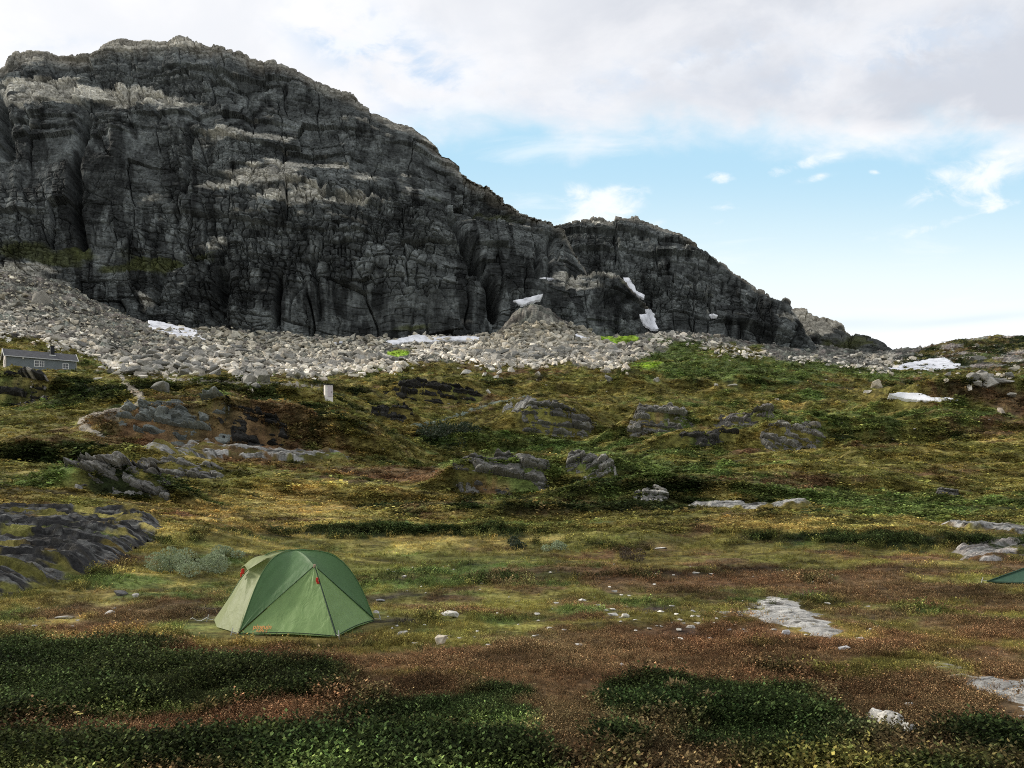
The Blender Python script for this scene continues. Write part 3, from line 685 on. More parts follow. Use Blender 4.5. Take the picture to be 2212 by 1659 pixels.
slab([(-170, 1106), (0, 1110), (180, 1114), (325, 1118), (354, 1140), (330, 1172), (270, 1202), (215, 1232), (150, 1256), (60, 1276), (0, 1288), (-170, 1300)], 'large dark layered rock at the left edge behind the willow shrub', tone=.032, seed=17, h=.32, moss=.2, grain=.30, tint=(1, .97, .95), fleck=.34, fb=.8, flake=.75, el=8, soft=.8, along=.12)
slab([(300, 968), (400, 960), (520, 964), (640, 972), (740, 984), (765, 994), (740, 1004), (620, 998), (480, 990), (360, 980)], 'long pale slab running across the slope under the big rock face', tone=.27, seed=14, h=.35, moss=.34, grain=.55, fleck=.35, el=6, soft=.6, along=.1)
slab([(1085, 888), (1110, 872), (1150, 862), (1162, 866), (1150, 878), (1110, 892)], 'thin tilted slab beside the sloping trail', tone=.22, seed=26, h=.35, moss=.15, grain=.9, soft=.5)
slab([(1568, 1322), (1600, 1320), (1640, 1312), (1630, 1296), (1660, 1288), (1700, 1296), (1740, 1312), (1775, 1335), (1800, 1360), (1815, 1378), (1800, 1384), (1775, 1374), (1740, 1362), (1700, 1352), (1650, 1344), (1610, 1332)], 'pale lichen mottled slab flush with the turf right of centre', tone=.40, seed=30, h=.03, moss=.17, flake=.5)
slab([(1998, 1432), (2040, 1428), (2080, 1450), (2140, 1462), (2212, 1466), (2300, 1470), (2330, 1600), (2240, 1580), (2180, 1555), (2140, 1540), (2160, 1510), (2120, 1490), (2060, 1478), (2020, 1455)], 'broken pale slab running off the right edge', tone=.36, seed=31, h=.03, moss=.22, flake=.5, grain=.35)
slab([(1864, 1552), (1885, 1548), (1910, 1560), (1945, 1572), (1968, 1588), (1975, 1596), (1950, 1594), (1915, 1586), (1880, 1578), (1866, 1566)], 'narrow white rock half buried in dark heath at lower right', tone=.50, seed=32, h=.14, moss=-.1, grain=.3, soft=.12, flake=.3)
slab([(2050, 1186), (2110, 1176), (2212, 1174), (2330, 1176), (2330, 1216), (2212, 1214), (2130, 1212), (2080, 1204)], 'brown layered slab at the right edge behind the dark green tent', tone=.27, seed=29, h=.12, moss=.25, grain=.5, tint=(1.06, .96, .88))
slab([(1452, 1089), (1560, 1086), (1680, 1090), (1762, 1097), (1765, 1102), (1640, 1099), (1500, 1096)], 'thin pale rock strip right of the broken rock', tone=.30, seed=28, h=.16, moss=.2, grain=.7)
slab([(2005, 1136), (2090, 1136), (2212, 1142), (2330, 1146), (2330, 1154), (2200, 1152), (2080, 1146)], 'thin pale rock strip near the right edge above the brown slab', tone=.28, seed=33, h=.14, moss=.25, grain=.6)

# ------------------------------------------------------------------ snow patches
def snow_mat():
    m, nt, out = new_mat('old_snow')
    b = N(nt, 'ShaderNodeBsdfPrincipled'); b.inputs['Roughness'].default_value = .6; b.inputs['Specular IOR Level'].default_value = .2
    tc = N(nt, 'ShaderNodeNewGeometry'); no = N(nt, 'ShaderNodeTexNoise'); no.inputs['Scale'].default_value = .5; no.inputs['Detail'].default_value = 7
    nt.links.new(tc.outputs['Position'], no.inputs['Vector'])
    r = N(nt, 'ShaderNodeValToRGB'); r.color_ramp.elements[0].position = .3; r.color_ramp.elements[0].color = (.55, .55, .57, 1)
    r.color_ramp.elements[1].position = .55; r.color_ramp.elements[1].color = (.9, .9, .93, 1)
    nt.links.new(no.outputs[0], r.inputs[0]); nt.links.new(r.outputs[0], b.inputs['Base Color'])
    bp = N(nt, 'ShaderNodeBump'); bp.inputs['Strength'].default_value = .3; bp.inputs['Distance'].default_value = .2
    nt.links.new(no.outputs[0], bp.inputs['Height']); nt.links.new(bp.outputs[0], b.inputs['Normal'])
    nt.links.new(b.outputs[0], out.inputs[0])
    return m
M_snow = snow_mat()
bpy.context.view_layer.update(); DG = bpy.context.evaluated_depsgraph_get()
def snow(poly, label, Yn=.8, thick=.7):
    """a drift lying on whatever rock or rubble is there, its skin Yn metres proud of it"""
    xs_ = [p[0] for p in poly]; ys_ = [p[1] for p in poly]
    st = max(0.8, (max(xs_) - min(xs_)) / 170)
    gx = np.arange(min(xs_) - 2, max(xs_) + 2, st); gy = np.arange(max(ys_) + 2, min(ys_) - 2, -st * .8)
    PX, PY = np.meshgrid(gx, gy)
    wpx = PX + 3.0 * fbm(PX / 9, PY / 6, 3, 71); wpy = PY + 1.6 * fbm(PX / 8, PY / 5, 3, 72)
    ins = inside(wpx, wpy, poly); ed = np.where(ins, edge_dist(wpx, wpy, poly), 0)
    Y = np.full(PX.shape, np.nan)
    o0 = Vector((0, 0, ZC))
    for a_ in range(PX.shape[0]):
        for b_ in range(PX.shape[1]):
            hit = SC.ray_cast(DG, o0, Vector(((PX[a_, b_] - CX) / F, 1, (Y0 - PY[a_, b_]) / F)).normalized())
            if hit[0]: Y[a_, b_] = hit[1].y
    med = np.nanmedian(Y); Y = np.where(np.isnan(Y), med, Y)
    lo, hi = np.percentile(Y[ins], 12), np.percentile(Y[ins], 88)
    Y = np.clip(Y, lo, hi)
    sg = max(2.5, PX.shape[1] / 14); n_ = int(sg * 2.5); kk = np.exp(-.5 * (np.arange(-n_, n_ + 1) / sg) ** 2); kk /= kk.sum()
    sm = lambda A: np.apply_along_axis(lambda v: np.convolve(np.pad(v, n_, mode='edge'), kk, 'valid'), 1, np.apply_along_axis(lambda v: np.convolve(np.pad(v, n_, mode='edge'), kk, 'valid'), 0, A))
    Y = sm(Y) - Yn
    X = (PX - CX) / F * Y; Z = ZC + (Y0 - PY) / F * Y
    B = np.stack([X, Y, Z], -1)
    lift = np.minimum(ed / 4.0, 1) ** .6 * thick + .12 * fbm(X / 3, Y / 3, 3, 73)
    Tp = B + np.array([0, -0.25, 0.3]) * lift[..., None]
    cell = ins[:-1, :-1] & ins[1:, :-1] & ins[:-1, 1:] & ins[1:, 1:]
    q = grid_quads(*PX.shape).reshape(PX.shape[0] - 1, PX.shape[1] - 1, 4)[cell]
    nvt = PX.size
    V = np.concatenate([Tp.reshape(-1, 3), (B + np.array([0, .5, -.6])).reshape(-1, 3)])
    Q = [q, (q + nvt)[:, ::-1]]
    # side walls
    e = {}
    for a in q:
        for k in range(4):
            ed_ = (int(a[k]), int(a[(k + 1) % 4])); e[ed_] = 1
    side = [(a, b, b + nvt, a + nvt)[::-1] for (a, b) in e if (b, a) not in e]
    Q.append(np.array(side))
    Q = np.concatenate(Q); used, inv = np.unique(Q, return_inverse=True)
    V = V[used]; Q = inv.reshape(Q.shape)
    org = V.mean(0)
    o = link('snow_patch', np_mesh('snow_patch', V - org, Q, smooth=False), M_snow, loc=tuple(org))
    return tag(o, label, 'snow patch')
snow([(319, 692), (345, 694), (375, 702), (400, 706), (424, 713), (428, 722), (450, 735), (447, 741), (415, 738), (392, 737), (376, 727), (350, 716), (330, 714), (320, 705)], 'white snow patch at the foot of the left cliff')
snow([(803, 750), (822, 747), (845, 741), (822, 738), (870, 730), (902, 722), (930, 727), (1000, 725), (1068, 729), (1058, 738), (1034, 743), (1020, 737), (960, 736), (930, 740), (880, 739), (840, 750)], 'longest snow strip lying under the middle of the cliff', 1.3)
snow([(1107, 650), (1140, 643), (1172, 634), (1168, 648), (1150, 651), (1128, 659), (1118, 657)], 'snow wedge left of the dark rock knob')
snow([(1158, 600), (1180, 599), (1198, 602), (1180, 604)], 'thin snow sliver above the dark rock knob')
snow([(1346, 600), (1358, 600), (1366, 612), (1376, 628), (1393, 637), (1392, 646), (1374, 634), (1358, 622), (1349, 612)], 'steep narrow snow streak in the gully right of the knob', 1.3)
snow([(1370, 680), (1396, 677), (1392, 668), (1404, 668), (1414, 680), (1416, 695), (1424, 712), (1404, 711), (1390, 700), (1384, 690)], 'upright snow patch on the rubble right of the knob', 1.6)
snow([(1236, 720), (1262, 724), (1280, 733), (1284, 744), (1270, 738), (1252, 730)], 'small slanting snow streak below the dark rock knob')
snow([(1916, 796), (1945, 788), (1966, 783), (1996, 778), (2010, 775), (2042, 772), (2062, 785), (2075, 786), (2074, 798), (2056, 802), (2052, 808), (1990, 805), (1940, 802)], 'broad snow field on the saddle at right')
snow([(1918, 850), (1945, 847), (1962, 848), (1990, 850), (2012, 858), (2060, 859), (2080, 866), (2086, 871), (2070, 873), (2010, 866), (1960, 863), (1935, 858)], 'narrow snow strip below the broad snow field', .3, .2)
snow([(1532, 680), (1542, 677), (1552, 680), (1548, 685), (1538, 684)], 'tiny snow spot on the right ridge')
snow([(716, 740), (728, 737), (742, 737), (738, 741), (724, 743)], 'tiny snow scrap left of the longest snow strip')

# ------------------------------------------------------------------ loose boulders and stones
M_boulder = attr_mat('boulder_stone', scale=(3, 3, 3), var=0.4, bump=0.5, bdist=0.05, detail=8, scale2=(16, 16, 16), var2=0.35)
def hull_mesh(name, seed, flat=0.7, npts=22, jag=0.25, color=(0.3, 0.28, 0.24), sub=0, sq=.6):
    r = np.random.default_rng(seed)
    bm = bmesh.new()
    for _ in range(npts):
        v = r.normal(size=3); v /= np.linalg.norm(v)
        v *= 0.5 * (1 - jag * r.random())
        v = np.sign(v) * np.abs(v) ** sq * .85 + r.normal(size=3) * .04
        bm.verts.new((v[0], v[1] * 0.85, v[2] * flat))
    res = bmesh.ops.convex_hull(bm, input=bm.verts[:])
    bmesh.ops.delete(bm, geom=[g for g in res['geom_interior'] if isinstance(g, bmesh.types.BMVert)], context='VERTS')
    bmesh.ops.bevel(bm, geom=bm.edges[:], offset=0.025, segments=1, affect='EDGES')
    if sub:
        bmesh.ops.triangulate(bm, faces=bm.faces[:])
        bmesh.ops.subdivide_edges(bm, edges=bm.edges[:], cuts=sub, use_grid_fill=True)
        for v in bm.verts:
            c = np.array(v.co)
            n = float(fbm(np.array([c[0] * 5 + seed]), np.array([c[1] * 5 + c[2] * 4]), 4, seed)[0])
            v.co *= 1 + 0.06 * n
    me = bpy.data.meshes.new(name); bm.to_mesh(me); bm.free()
    at = me.attributes.new('col', 'FLOAT_COLOR', 'POINT')
    co = np.zeros(len(me.vertices) * 3, np.float32); me.vertices.foreach_get('co', co); co = co.reshape(-1, 3)
    c4 = np.ones((len(co), 4), np.float32)
    v = 1 + 0.35 * fbm(co[:, 0] * 6 + seed, co[:, 1] * 6 + co[:, 2] * 5, 3, seed)
    c4[:, :3] = np.array(color) * v[:, None]
    at.data.foreach_set('color', c4.ravel())
    me.materials.append(M_boulder)
    return me

GREYS = [(0.30, 0.285, 0.245), (0.25, 0.24, 0.215), (0.36, 0.34, 0.30), (0.20, 0.195, 0.175), (0.33, 0.30, 0.25)]
BOULD = [hull_mesh('boulder', 50 + i, flat=0.55 + 0.04 * (i % 8), npts=10 + i % 6, jag=.4, color=GREYS[i % 5]) for i in range(15)]
HEROB = {}

STONEXY = []
def place(name, x, y, w, h, label, cat, group=None, me=None, color=(0.5, 0.47, 0.41), seed=0, rz=0.0, sink=0.25, tilt=0.1):
    """a stone standing on the ground with its foot at picture point (x, y), w by h picture units"""
    X, Y, Z = ground_at(x, y)
    s = w / F * Y; hz = h / F * Y
    STONEXY.append((X, Y + s * .3, s))
    if me is None: me = hull_mesh(name, seed, flat=1.0, npts=14, jag=.35, color=color, sub=1, sq=.75)
    o = bpy.data.objects.new(name, me); COL.objects.link(o)
    o.scale = (s, s * 0.85, hz * (1 + sink)); o.location = (X, Y + s * 0.3, Z + hz * (0.5 - sink * 0.6)); o.rotation_euler = (tilt * (random.random() - .5), tilt * (random.random() - .5), rz)
    return tag(o, label, cat, group)

place('boulder', 78, 658, 60, 36, 'largest grey boulder high on the left scree', 'boulder', seed=301, color=(.27, .25, .21))
place('boulder', 1898, 839, 29, 27, 'round pale boulder above the narrow snow strip', 'boulder', seed=302, color=(.48, .42, .32))
place('boulder', 1958, 866, 32, 17, 'flat boulder sitting on the narrow snow strip', 'boulder', seed=303, color=(.3, .28, .22))
place('boulder', 2174, 896, 38, 20, 'pale tan boulder near the right edge of the slope', 'boulder', seed=304, color=(.44, .37, .29))
place('boulder', 2118, 783, 48, 18, 'broad grey boulder on the hill right of the snow', 'boulder', seed=305, color=(.26, .25, .22))
place('boulder', 1007, 810, 30, 14, 'light boulder alone on the brown grassy swell', 'boulder', seed=306, color=(.36, .35, .31))
place('boulder', 1155, 726, 38, 26, 'tallest block of the rubble heap beneath the dark knob', 'boulder', seed=307, color=(.24, .22, .18))
place('boulder', 1085, 765, 32, 22, 'pale wedge shaped block beside the rubble heap', 'boulder', seed=308, color=(.4, .38, .34))
place('boulder', 1195, 775, 40, 24, 'squared block at the right foot of the rubble heap', 'boulder', seed=309, color=(.33, .31, .27))
place('boulder', 1585, 838, 28, 12, 'pale boulder row end on the green right slope', 'boulder', seed=310, color=(.38, .36, .3))
place('boulder', 1548, 834, 16, 9, 'small pale boulder above the dark gully', 'boulder', seed=311, color=(.4, .38, .33))
place('boulder', 1418, 826, 22, 12, 'pointed grey boulder at the lower edge of the boulder field', 'boulder', seed=312, color=(.36, .34, .3))
place('boulder', 1880, 850, 26, 10, 'low boulder left of the round pale boulder', 'boulder', seed=313, color=(.32, .3, .26))
place('boulder', 1096, 878, 10, 7, 'white stone near the top of the sloping trail', 'boulder', seed=314, color=(.55, .52, .46))
place('boulder', 1055, 850, 15, 10, 'white stone at the right end of the dark overhanging crag', 'boulder', seed=315, color=(.52, .49, .44))

# the two stones by the tent, and others one can tell apart
place('stone', 955, 1399, 38, 28, 'white angular stone in front of the tent on russet turf', 'stone', seed=321, color=(.66, .58, .45), sink=.1)
place('stone', 972, 1337, 42, 17, 'white flat topped stone with a dark underside right of the tent', 'stone', seed=322, color=(.56, .53, .47), sink=.12)
place('stone', 872, 1249, 16, 7, 'pale stone behind the right side of the tent', 'stone', seed=323, color=(.5, .47, .42))
place('stone', 1352, 1335, 22, 10, 'square pale stone at the end of a flat stone', 'stone', seed=324, color=(.52, .49, .43))
place('stone', 1325, 1331, 34, 7, 'flat stone touching a square pale stone', 'stone', seed=325, color=(.44, .42, .38))
place('stone', 1493, 1358, 20, 8, 'pale stone left of the lichen mottled slab', 'stone', seed=326, color=(.5, .47, .43))
place('stone', 1702, 1371, 24, 12, 'bluish white stone in front of the lichen mottled slab', 'stone', seed=327, color=(.55, .55, .56))
place('stone', 1828, 1405, 34, 9, 'flat bluish stone beyond the tip of the mottled slab', 'stone', seed=328, color=(.46, .46, .47))
place('stone', 1862, 1383, 22, 7, 'small flat stone right of the mottled slab', 'stone', seed=329, color=(.5, .48, .45))
place('stone', 229, 1329, 30, 9, 'white stone on bare ground left of the tent', 'stone', seed=330, color=(.55, .52, .47))
place('stone', 135, 1338, 46, 7, 'long flat stone on bare ground at the far left', 'stone', seed=331, color=(.42, .4, .36))
place('stone', 250, 1288, 44, 14, 'dark split stone by the willow shrub', 'stone', seed=332, color=(.13, .125, .12))
place('stone', 290, 1291, 18, 10, 'round pale stone beside the dark split stone', 'stone', seed=333, color=(.45, .42, .37))
place('stone', 103, 1136, 26, 11, 'white stone lying on top of the large dark rock', 'stone', seed=334, color=(.5, .48, .45))
place('stone', 125, 1122, 34, 9, 'flat white stone behind the top of the large dark rock', 'stone', seed=335, color=(.48, .46, .42))
place('stone', 1002, 1396, 5, 3, 'tiny stone right of the white angular stone', 'stone', seed=336, color=(.5, .47, .42))
place('stone', 812, 1325, 20, 7, 'grey flat stone against the right corner of the tent', 'stone', seed=337, color=(.3, .29, .28))
place('stone', 820, 1300, 26, 7, 'dark flat stone behind the right corner of the tent', 'stone', seed=338, color=(.2, .2, .2))
place('stone', 870, 1372, 30, 8, 'pale flat stone pair in front of the white flat topped stone', 'stone', seed=339, color=(.45, .43, .39))
place('stone', 1250, 1395, 18, 7, 'white stone at the edge of the dark bare soil', 'stone', seed=340, color=(.55, .53, .5))
place('stone', 1345, 1438, 12, 7, 'white stone alone on the dark heath edge', 'stone', seed=341, color=(.55, .53, .5))
place('stone', 1505, 1240, 20, 6, 'pale stone beyond the brown heather tuft', 'stone', seed=342, color=(.48, .46, .42))
place('stone', 1430, 1186, 36, 6, 'flat pale stone beside the dark hollow in mid plain', 'stone', seed=343, color=(.5, .48, .44))
place('stone', 2048, 1412, 8, 5, 'tiny white stone on the brown turf at right', 'stone', seed=344, color=(.55, .53, .5))
place('stone', 1970, 1526, 30, 6, 'thin pale stone above the half buried white rock', 'stone', seed=345, color=(.45, .43, .39))
place('stone', 1707, 1503, 10, 5, 'tiny white stone on the dark heath right of the bleached tuft', 'stone', seed=346, color=(.56, .54, .52))
STN = [hull_mesh('stone', 400 + i, flat=.42, npts=15, jag=.4, sq=.85, color=[(.5, .47, .42), (.42, .4, .36), (.56, .53, .47)][i % 3]) for i in range(6)]
xs = np.concatenate([rng.uniform(820, 1900, 90), rng.normal(1470, 90, 30), rng.uniform(30, 420, 8)])
ys = np.concatenate([rng.uniform(1215, 1400, 90), rng.normal(1345, 22, 30), rng.uniform(1290, 1360, 8)])
GX, GY = pix2ground(xs, ys, True); GZ = terr(GX, GY)
for i in range(len(xs)):
    w = rng.uniform(0.035, 0.10) * (1.5 if rng.random() < .15 else 1)
    STONEXY.append((GX[i], GY[i], w * 1.6))
    o = bpy.data.objects.new('stone', STN[i % 6]); COL.objects.link(o)
    o.location = (GX[i], GY[i], GZ[i] + w * 0.25); o.scale = (w * 1.5, w, w * 1.0); o.rotation_euler = (0, 0, rng.uniform(0, 6.28))
    tag(o, 'small pale stone lying loose in the short turf of the campsite', 'stone', 'small pale stones scattered over the campsite turf')

xs = rng.uniform(780, 2200, 70); ys = rng.uniform(800, 1075, 70)
GX, GY = pix2ground(xs, ys, True); GZ = terr(GX, GY)
for i in range(len(xs)):
    w = GY[i] / F * rng.uniform(2.5, 8)
    o = bpy.data.objects.new('boulder', BOULD[i % 15]); COL.objects.link(o)
    o.location = (GX[i], GY[i], GZ[i] + w * 0.1); o.scale = (w * 1.4, w, w * 0.8); o.rotation_euler = (0, 0, rng.uniform(0, 6.28))
    tag(o, 'small pale boulder dotted on the open grassy slope', 'boulder', 'small boulders dotted over the grassy slopes')

# talus boulders: the 285 that show largest are things, the finer rest is one scree object
def talus_points(n):
    x = rng.uniform(-60, 2260, n * 6); y = rng.uniform(560, 860, n * 6)
    g = np.interp(x, SCREE_X, SCREE_Y)
    top = np.interp(x, [-700, 0, 60, 180, 250, 320, 420, 700, 1060, 1120, 1400, 1480, 1560, 1700, 1915, 2212], [560, 575, 600, 612, 650, 690, 703, 714, 726, 700, 700, 690, 738, 775, 765, 735])
    g = g + 22 * fbm(x / 60, x * 0, 3, 19)
    lime_ = ((x - 860) / 34) ** 2 + ((y - 765) / 14) ** 2 < 1
    for (lx, ly, lr, lh) in ((1348, 734, 40, 12), (1303, 728, 20, 8), (1410, 792, 55, 14)): lime_ |= ((x - lx) / lr) ** 2 + ((y - ly) / lh) ** 2 < 1
    hill = x > 1935
    g = np.where(hill, np.interp(x, [1935, 2000, 2212, 2300], [800, 800, 850, 860]), g)
    keep = ~lime_ & (y < g + rng.exponential(5, len(x)) - 2) & (y > top) & (~hill | ((rng.random(len(x)) < .45) & (fbm(x / 40, y / 14, 3, 88) > -.02))) & ((x < 1380) | (x > 1880) | (rng.random(len(x)) < .5))
    x, y = x[keep][:n], y[keep][:n]
    X, Y = pix2ground(x, y)
    return x, y, X, Y, terr(X, Y), g[keep][:n]
tx, ty, TX, TY, TZ, tg = talus_points(15000)
low = np.clip(1 - (tg - ty) / 105, 0, 1)         # the biggest blocks roll furthest
size = (0.55 + 0.55 * low) * np.exp(rng.normal(0, .62, len(tx))) * np.interp(tx, [0, 250, 480], [.55, .62, 1.0]) * np.where((tx > 1040) & (tx < 1330), 1.5, 1.0) * np.where(tx > 1935, .7, 1.0) * np.where(tx > 1440, .8, 1)
size = np.minimum(size, np.where(tg - ty < 12, 1.9, 2.7))
order = np.argsort(-size / TY)
big, rest = order[:285], order[285:]
for i in big:
    s = size[i] * 1.15
    o = bpy.data.objects.new('boulder', BOULD[int(rng.integers(15))]); COL.objects.link(o)
    o.location = (TX[i], TY[i], TZ[i] + s * .15); o.scale = (s * rng.uniform(.9, 1.5), s, s * rng.uniform(.8, 1.1))
    o.rotation_euler = (rng.normal(0, .25), rng.normal(0, .25), rng.uniform(0, 6.28))
    tag(o, 'grey angular boulder among many in the boulder field under the cliff', 'boulder', 'boulders in the boulder field under the cliff')

# ------------------------------------------------------------------ instanced stuff (scree and ground cover)
def instancer(name, P, idx, scl, rot, colr, protos, kind='stuff'):
    c = bpy.data.collections.new(name + '_kinds')
    for p in protos: c.objects.link(p)
    me = bpy.data.meshes.new(name)
    me.vertices.add(len(P)); me.vertices.foreach_set('co', np.ascontiguousarray(P, np.float32).ravel()); me.update()
    a = me.attributes.new('idx', 'INT', 'POINT'); a.data.foreach_set('value', np.ascontiguousarray(idx, np.int32))
    a = me.attributes.new('scl', 'FLOAT_VECTOR', 'POINT'); a.data.foreach_set('vector', np.ascontiguousarray(scl, np.float32).ravel())
    a = me.attributes.new('rot', 'FLOAT_VECTOR', 'POINT'); a.data.foreach_set('vector', np.ascontiguousarray(rot, np.float32).ravel())
    a = me.attributes.new('col', 'FLOAT_VECTOR', 'POINT'); a.data.foreach_set('vector', np.ascontiguousarray(colr, np.float32).ravel())
    o = link(name, me); tag(o, kind=kind)
    ng = bpy.data.node_groups.new(name, 'GeometryNodeTree')
    ng.interface.new_socket('Geometry', in_out='INPUT', socket_type='NodeSocketGeometry')
    ng.interface.new_socket('Geometry', in_out='OUTPUT', socket_type='NodeSocketGeometry')
    gi = ng.nodes.new('NodeGroupInput'); go = ng.nodes.new('NodeGroupOutput')
    ci = ng.nodes.new('GeometryNodeCollectionInfo'); ci.inputs['Collection'].default_value = c
    ci.inputs['Separate Children'].default_value = True; ci.inputs['Reset Children'].default_value = True
    ip = ng.nodes.new('GeometryNodeInstanceOnPoints'); ip.inputs['Pick Instance'].default_value = True
    def na(nm, t):
        n = ng.nodes.new('GeometryNodeInputNamedAttribute'); n.data_type = t; n.inputs['Name'].default_value = nm
        return n.outputs['Attribute']
    L = ng.links.new
    L(gi.outputs[0], ip.inputs['Points']); L(ci.outputs[0], ip.inputs['Instance'])
    L(na('idx', 'INT'), ip.inputs['Instance Index']); L(na('scl', 'FLOAT_VECTOR'), ip.inputs['Scale'])
    e = ng.nodes.new('FunctionNodeEulerToRotation'); L(na('rot', 'FLOAT_VECTOR'), e.inputs[0]); L(e.outputs[0], ip.inputs['Rotation'])
    L(ip.outputs[0], go.inputs[0])
    md = o.modifiers.new('scatter', 'NODES'); md.node_group = ng
    return o

M_block = attr_mat('rubble_stone', scale=(2, 2, 2), var=0.3, bump=0.4, bdist=0.05, detail=6)
_nt = M_block.node_tree; _at = N(_nt, 'ShaderNodeAttribute', attribute_name='col', attribute_type='INSTANCER')
_b = next(x for x in _nt.nodes if x.type == 'BSDF_PRINCIPLED'); _src = _b.inputs['Base Color'].links[0].from_socket
_ml = N(_nt, 'ShaderNodeVectorMath', operation='MULTIPLY'); _nt.links.new(_src, _ml.inputs[0]); _nt.links.new(_at.outputs['Vector'], _ml.inputs[1]); _nt.links.new(_ml.outputs[0], _b.inputs['Base Color'])
sb = []
for i in range(15):
    m_ = BOULD[i].copy(); m_.materials.clear(); m_.materials.append(M_block); sb.append(bpy.data.objects.new('block_%02d' % i, m_))
ri = rest
n = len(ri)
srot = np.stack([rng.normal(0, .35, n), rng.normal(0, .35, n), rng.uniform(0, 6.28, n)], 1)
sscl = size[ri][:, None] * np.stack([rng.uniform(.9, 1.6, n), np.ones(n), rng.uniform(.7, 1.1, n)], 1)
tone_ = (1.15 + 1.0 * low[ri] ** 1.2) * np.exp(rng.normal(0, .28, n)) * np.where(tx[ri] > 1040, .8, 1.0)
stint = tone_[:, None] * (np.array([1.0, .97, .86]) * (1 - low[ri][:, None]) + np.array([1.03, 1.0, .97]) * low[ri][:, None])
instancer('scree', np.stack([TX[ri], TY[ri], TZ[ri] + size[ri] * .15], 1), rng.integers(0, 15, n), sscl, srot, stint, sb)

# ---- plant kinds
M_leaf = leaf_mat('leaves')
def leaf_quads(V, Fc, S, p, d, up, L, w, shade):
    d = d / np.linalg.norm(d); s = np.cross(d, up); s /= np.linalg.norm(s) + 1e-9
    b = len(V)
    V += [p, p + d * L * .45 + s * w, p + d * L, p + d * L * .45 - s * w]
    Fc.append((b, b + 1, b + 2, b + 3)); S += [shade] * 4

def plant(name, build, seed):
    r = np.random.default_rng(seed); V, Fc, S = [], [], []
    build(r, V, Fc, S)
    me = bpy.data.meshes.new(name); me.from_pydata([tuple(v) for v in V], [], Fc); me.update()
    a = me.attributes.new('shade', 'FLOAT', 'POINT'); a.data.foreach_set('value', np.array(S, np.float32))
    me.materials.append(M_leaf)
    return bpy.data.objects.new(name, me)

def b_sprig(r, V, Fc, S, n=8, H=.14, L=.025, w=.0085, spread=.075):
    for _ in range(n):
        ba = r.uniform(0, 6.28); rad = spread * math.sqrt(r.random())
        p0 = np.array([rad * math.cos(ba), rad * math.sin(ba), 0.0]); lean = r.normal(0, .35, 2)
        hh = H * r.uniform(.55, 1.15)
        tip = p0 + np.array([lean[0] * hh, lean[1] * hh, hh])
        leaf_quads(V, Fc, S, p0, tip - p0, np.array([.3, 1, .2]), hh, .0016, .6)
        m = r.integers(7, 11)
        for k in range(m):
            t = .3 + .7 * k / (m - 1); p = p0 + (tip - p0) * t
            an = r.uniform(0, 6.28); d = np.array([math.cos(an), math.sin(an), r.uniform(.1, .9)])
            leaf_quads(V, Fc, S, p, d, r.normal(size=3) * .4 + np.array([0, 0, 1]), L * r.uniform(.7, 1.3), w * r.uniform(.7, 1.2), r.choice([.35, .7, 1.1, 1.8, 3.0], p=[.25, .27, .25, .15, .08]))

def b_grass(r, V, Fc, S, n=16, H=.11, w=.0022, spread=.06, bend=.6):
    for _ in range(n):
        ba = r.uniform(0, 6.28); rad = spread * math.sqrt(r.random())
        p0 = np.array([rad * math.cos(ba), rad * math.sin(ba), -.005]); an = r.uniform(0, 6.28)
        dd = np.array([math.cos(an), math.sin(an), 0]); hh = H * r.uniform(.5, 1.2); sd = np.cross(dd, [0, 0, 1]) * w
        p1 = p0 + dd * hh * bend * .3 + np.array([0, 0, hh * .6]); p2 = p0 + dd * hh * bend + np.array([0, 0, hh * .95])
        b = len(V); V += [p0 - sd, p0 + sd, p1 + sd * .8, p1 - sd * .8, p2]; Fc.append((b, b+1, b+2, b+3)); Fc.append((b+3, b+2, b+4))
        S += [r.uniform(.6, 1.4)] * 5

def b_twig(r, V, Fc, S):
    for _ in range(12):
        ba = r.uniform(0, 6.28); rad = .07 * math.sqrt(r.random()); p0 = np.array([rad * math.cos(ba), rad * math.sin(ba), 0.0])
        hh = r.uniform(.03, .09); d = np.array([r.normal(0, .6), r.normal(0, .6), 1.0]); tip = p0 + d * hh
        leaf_quads(V, Fc, S, p0, tip - p0, np.array([.3, 1, .2]), hh, .0018, .5)
        for k in range(6):
            p = p0 + (tip - p0) * (.25 + .75 * k / 5); an = r.uniform(0, 6.28)
            leaf_quads(V, Fc, S, p, np.array([math.cos(an), math.sin(an), .6]), r.normal(size=3), r.uniform(.008, .018), .0035, r.choice([.35, .8, 1.5, 3.2]))

def b_tuft(r, V, Fc, S):      # a low mound of foliage seen from afar
    for _ in range(26):
        ba = r.uniform(0, 6.28); rad = math.sqrt(r.random()); hz = .45 * (1 - rad ** 2) * r.uniform(.4, 1.1)
        p = np.array([.55 * rad * math.cos(ba), .45 * rad * math.sin(ba), hz]); an = r.uniform(0, 6.28)
        leaf_quads(V, Fc, S, p, np.array([math.cos(an), math.sin(an), r.uniform(0, .9)]), r.normal(size=3) * .6 + np.array([0, 0, 1]), r.uniform(.16, .34), r.uniform(.05, .11), r.choice([.6, .85, 1.0, 1.2, 1.6]))

PL = []
for i in range(4): PL.append(plant('a%d_sprig' % i, b_sprig, 700 + i))
for i in range(4): PL.append(plant('b%d_grass' % i, b_grass, 710 + i))
for i in range(3): PL.append(plant('c%d_twig' % i, b_twig, 720 + i))
for i in range(4): PL.append(plant('d%d_tuft' % i, b_tuft, 730 + i))

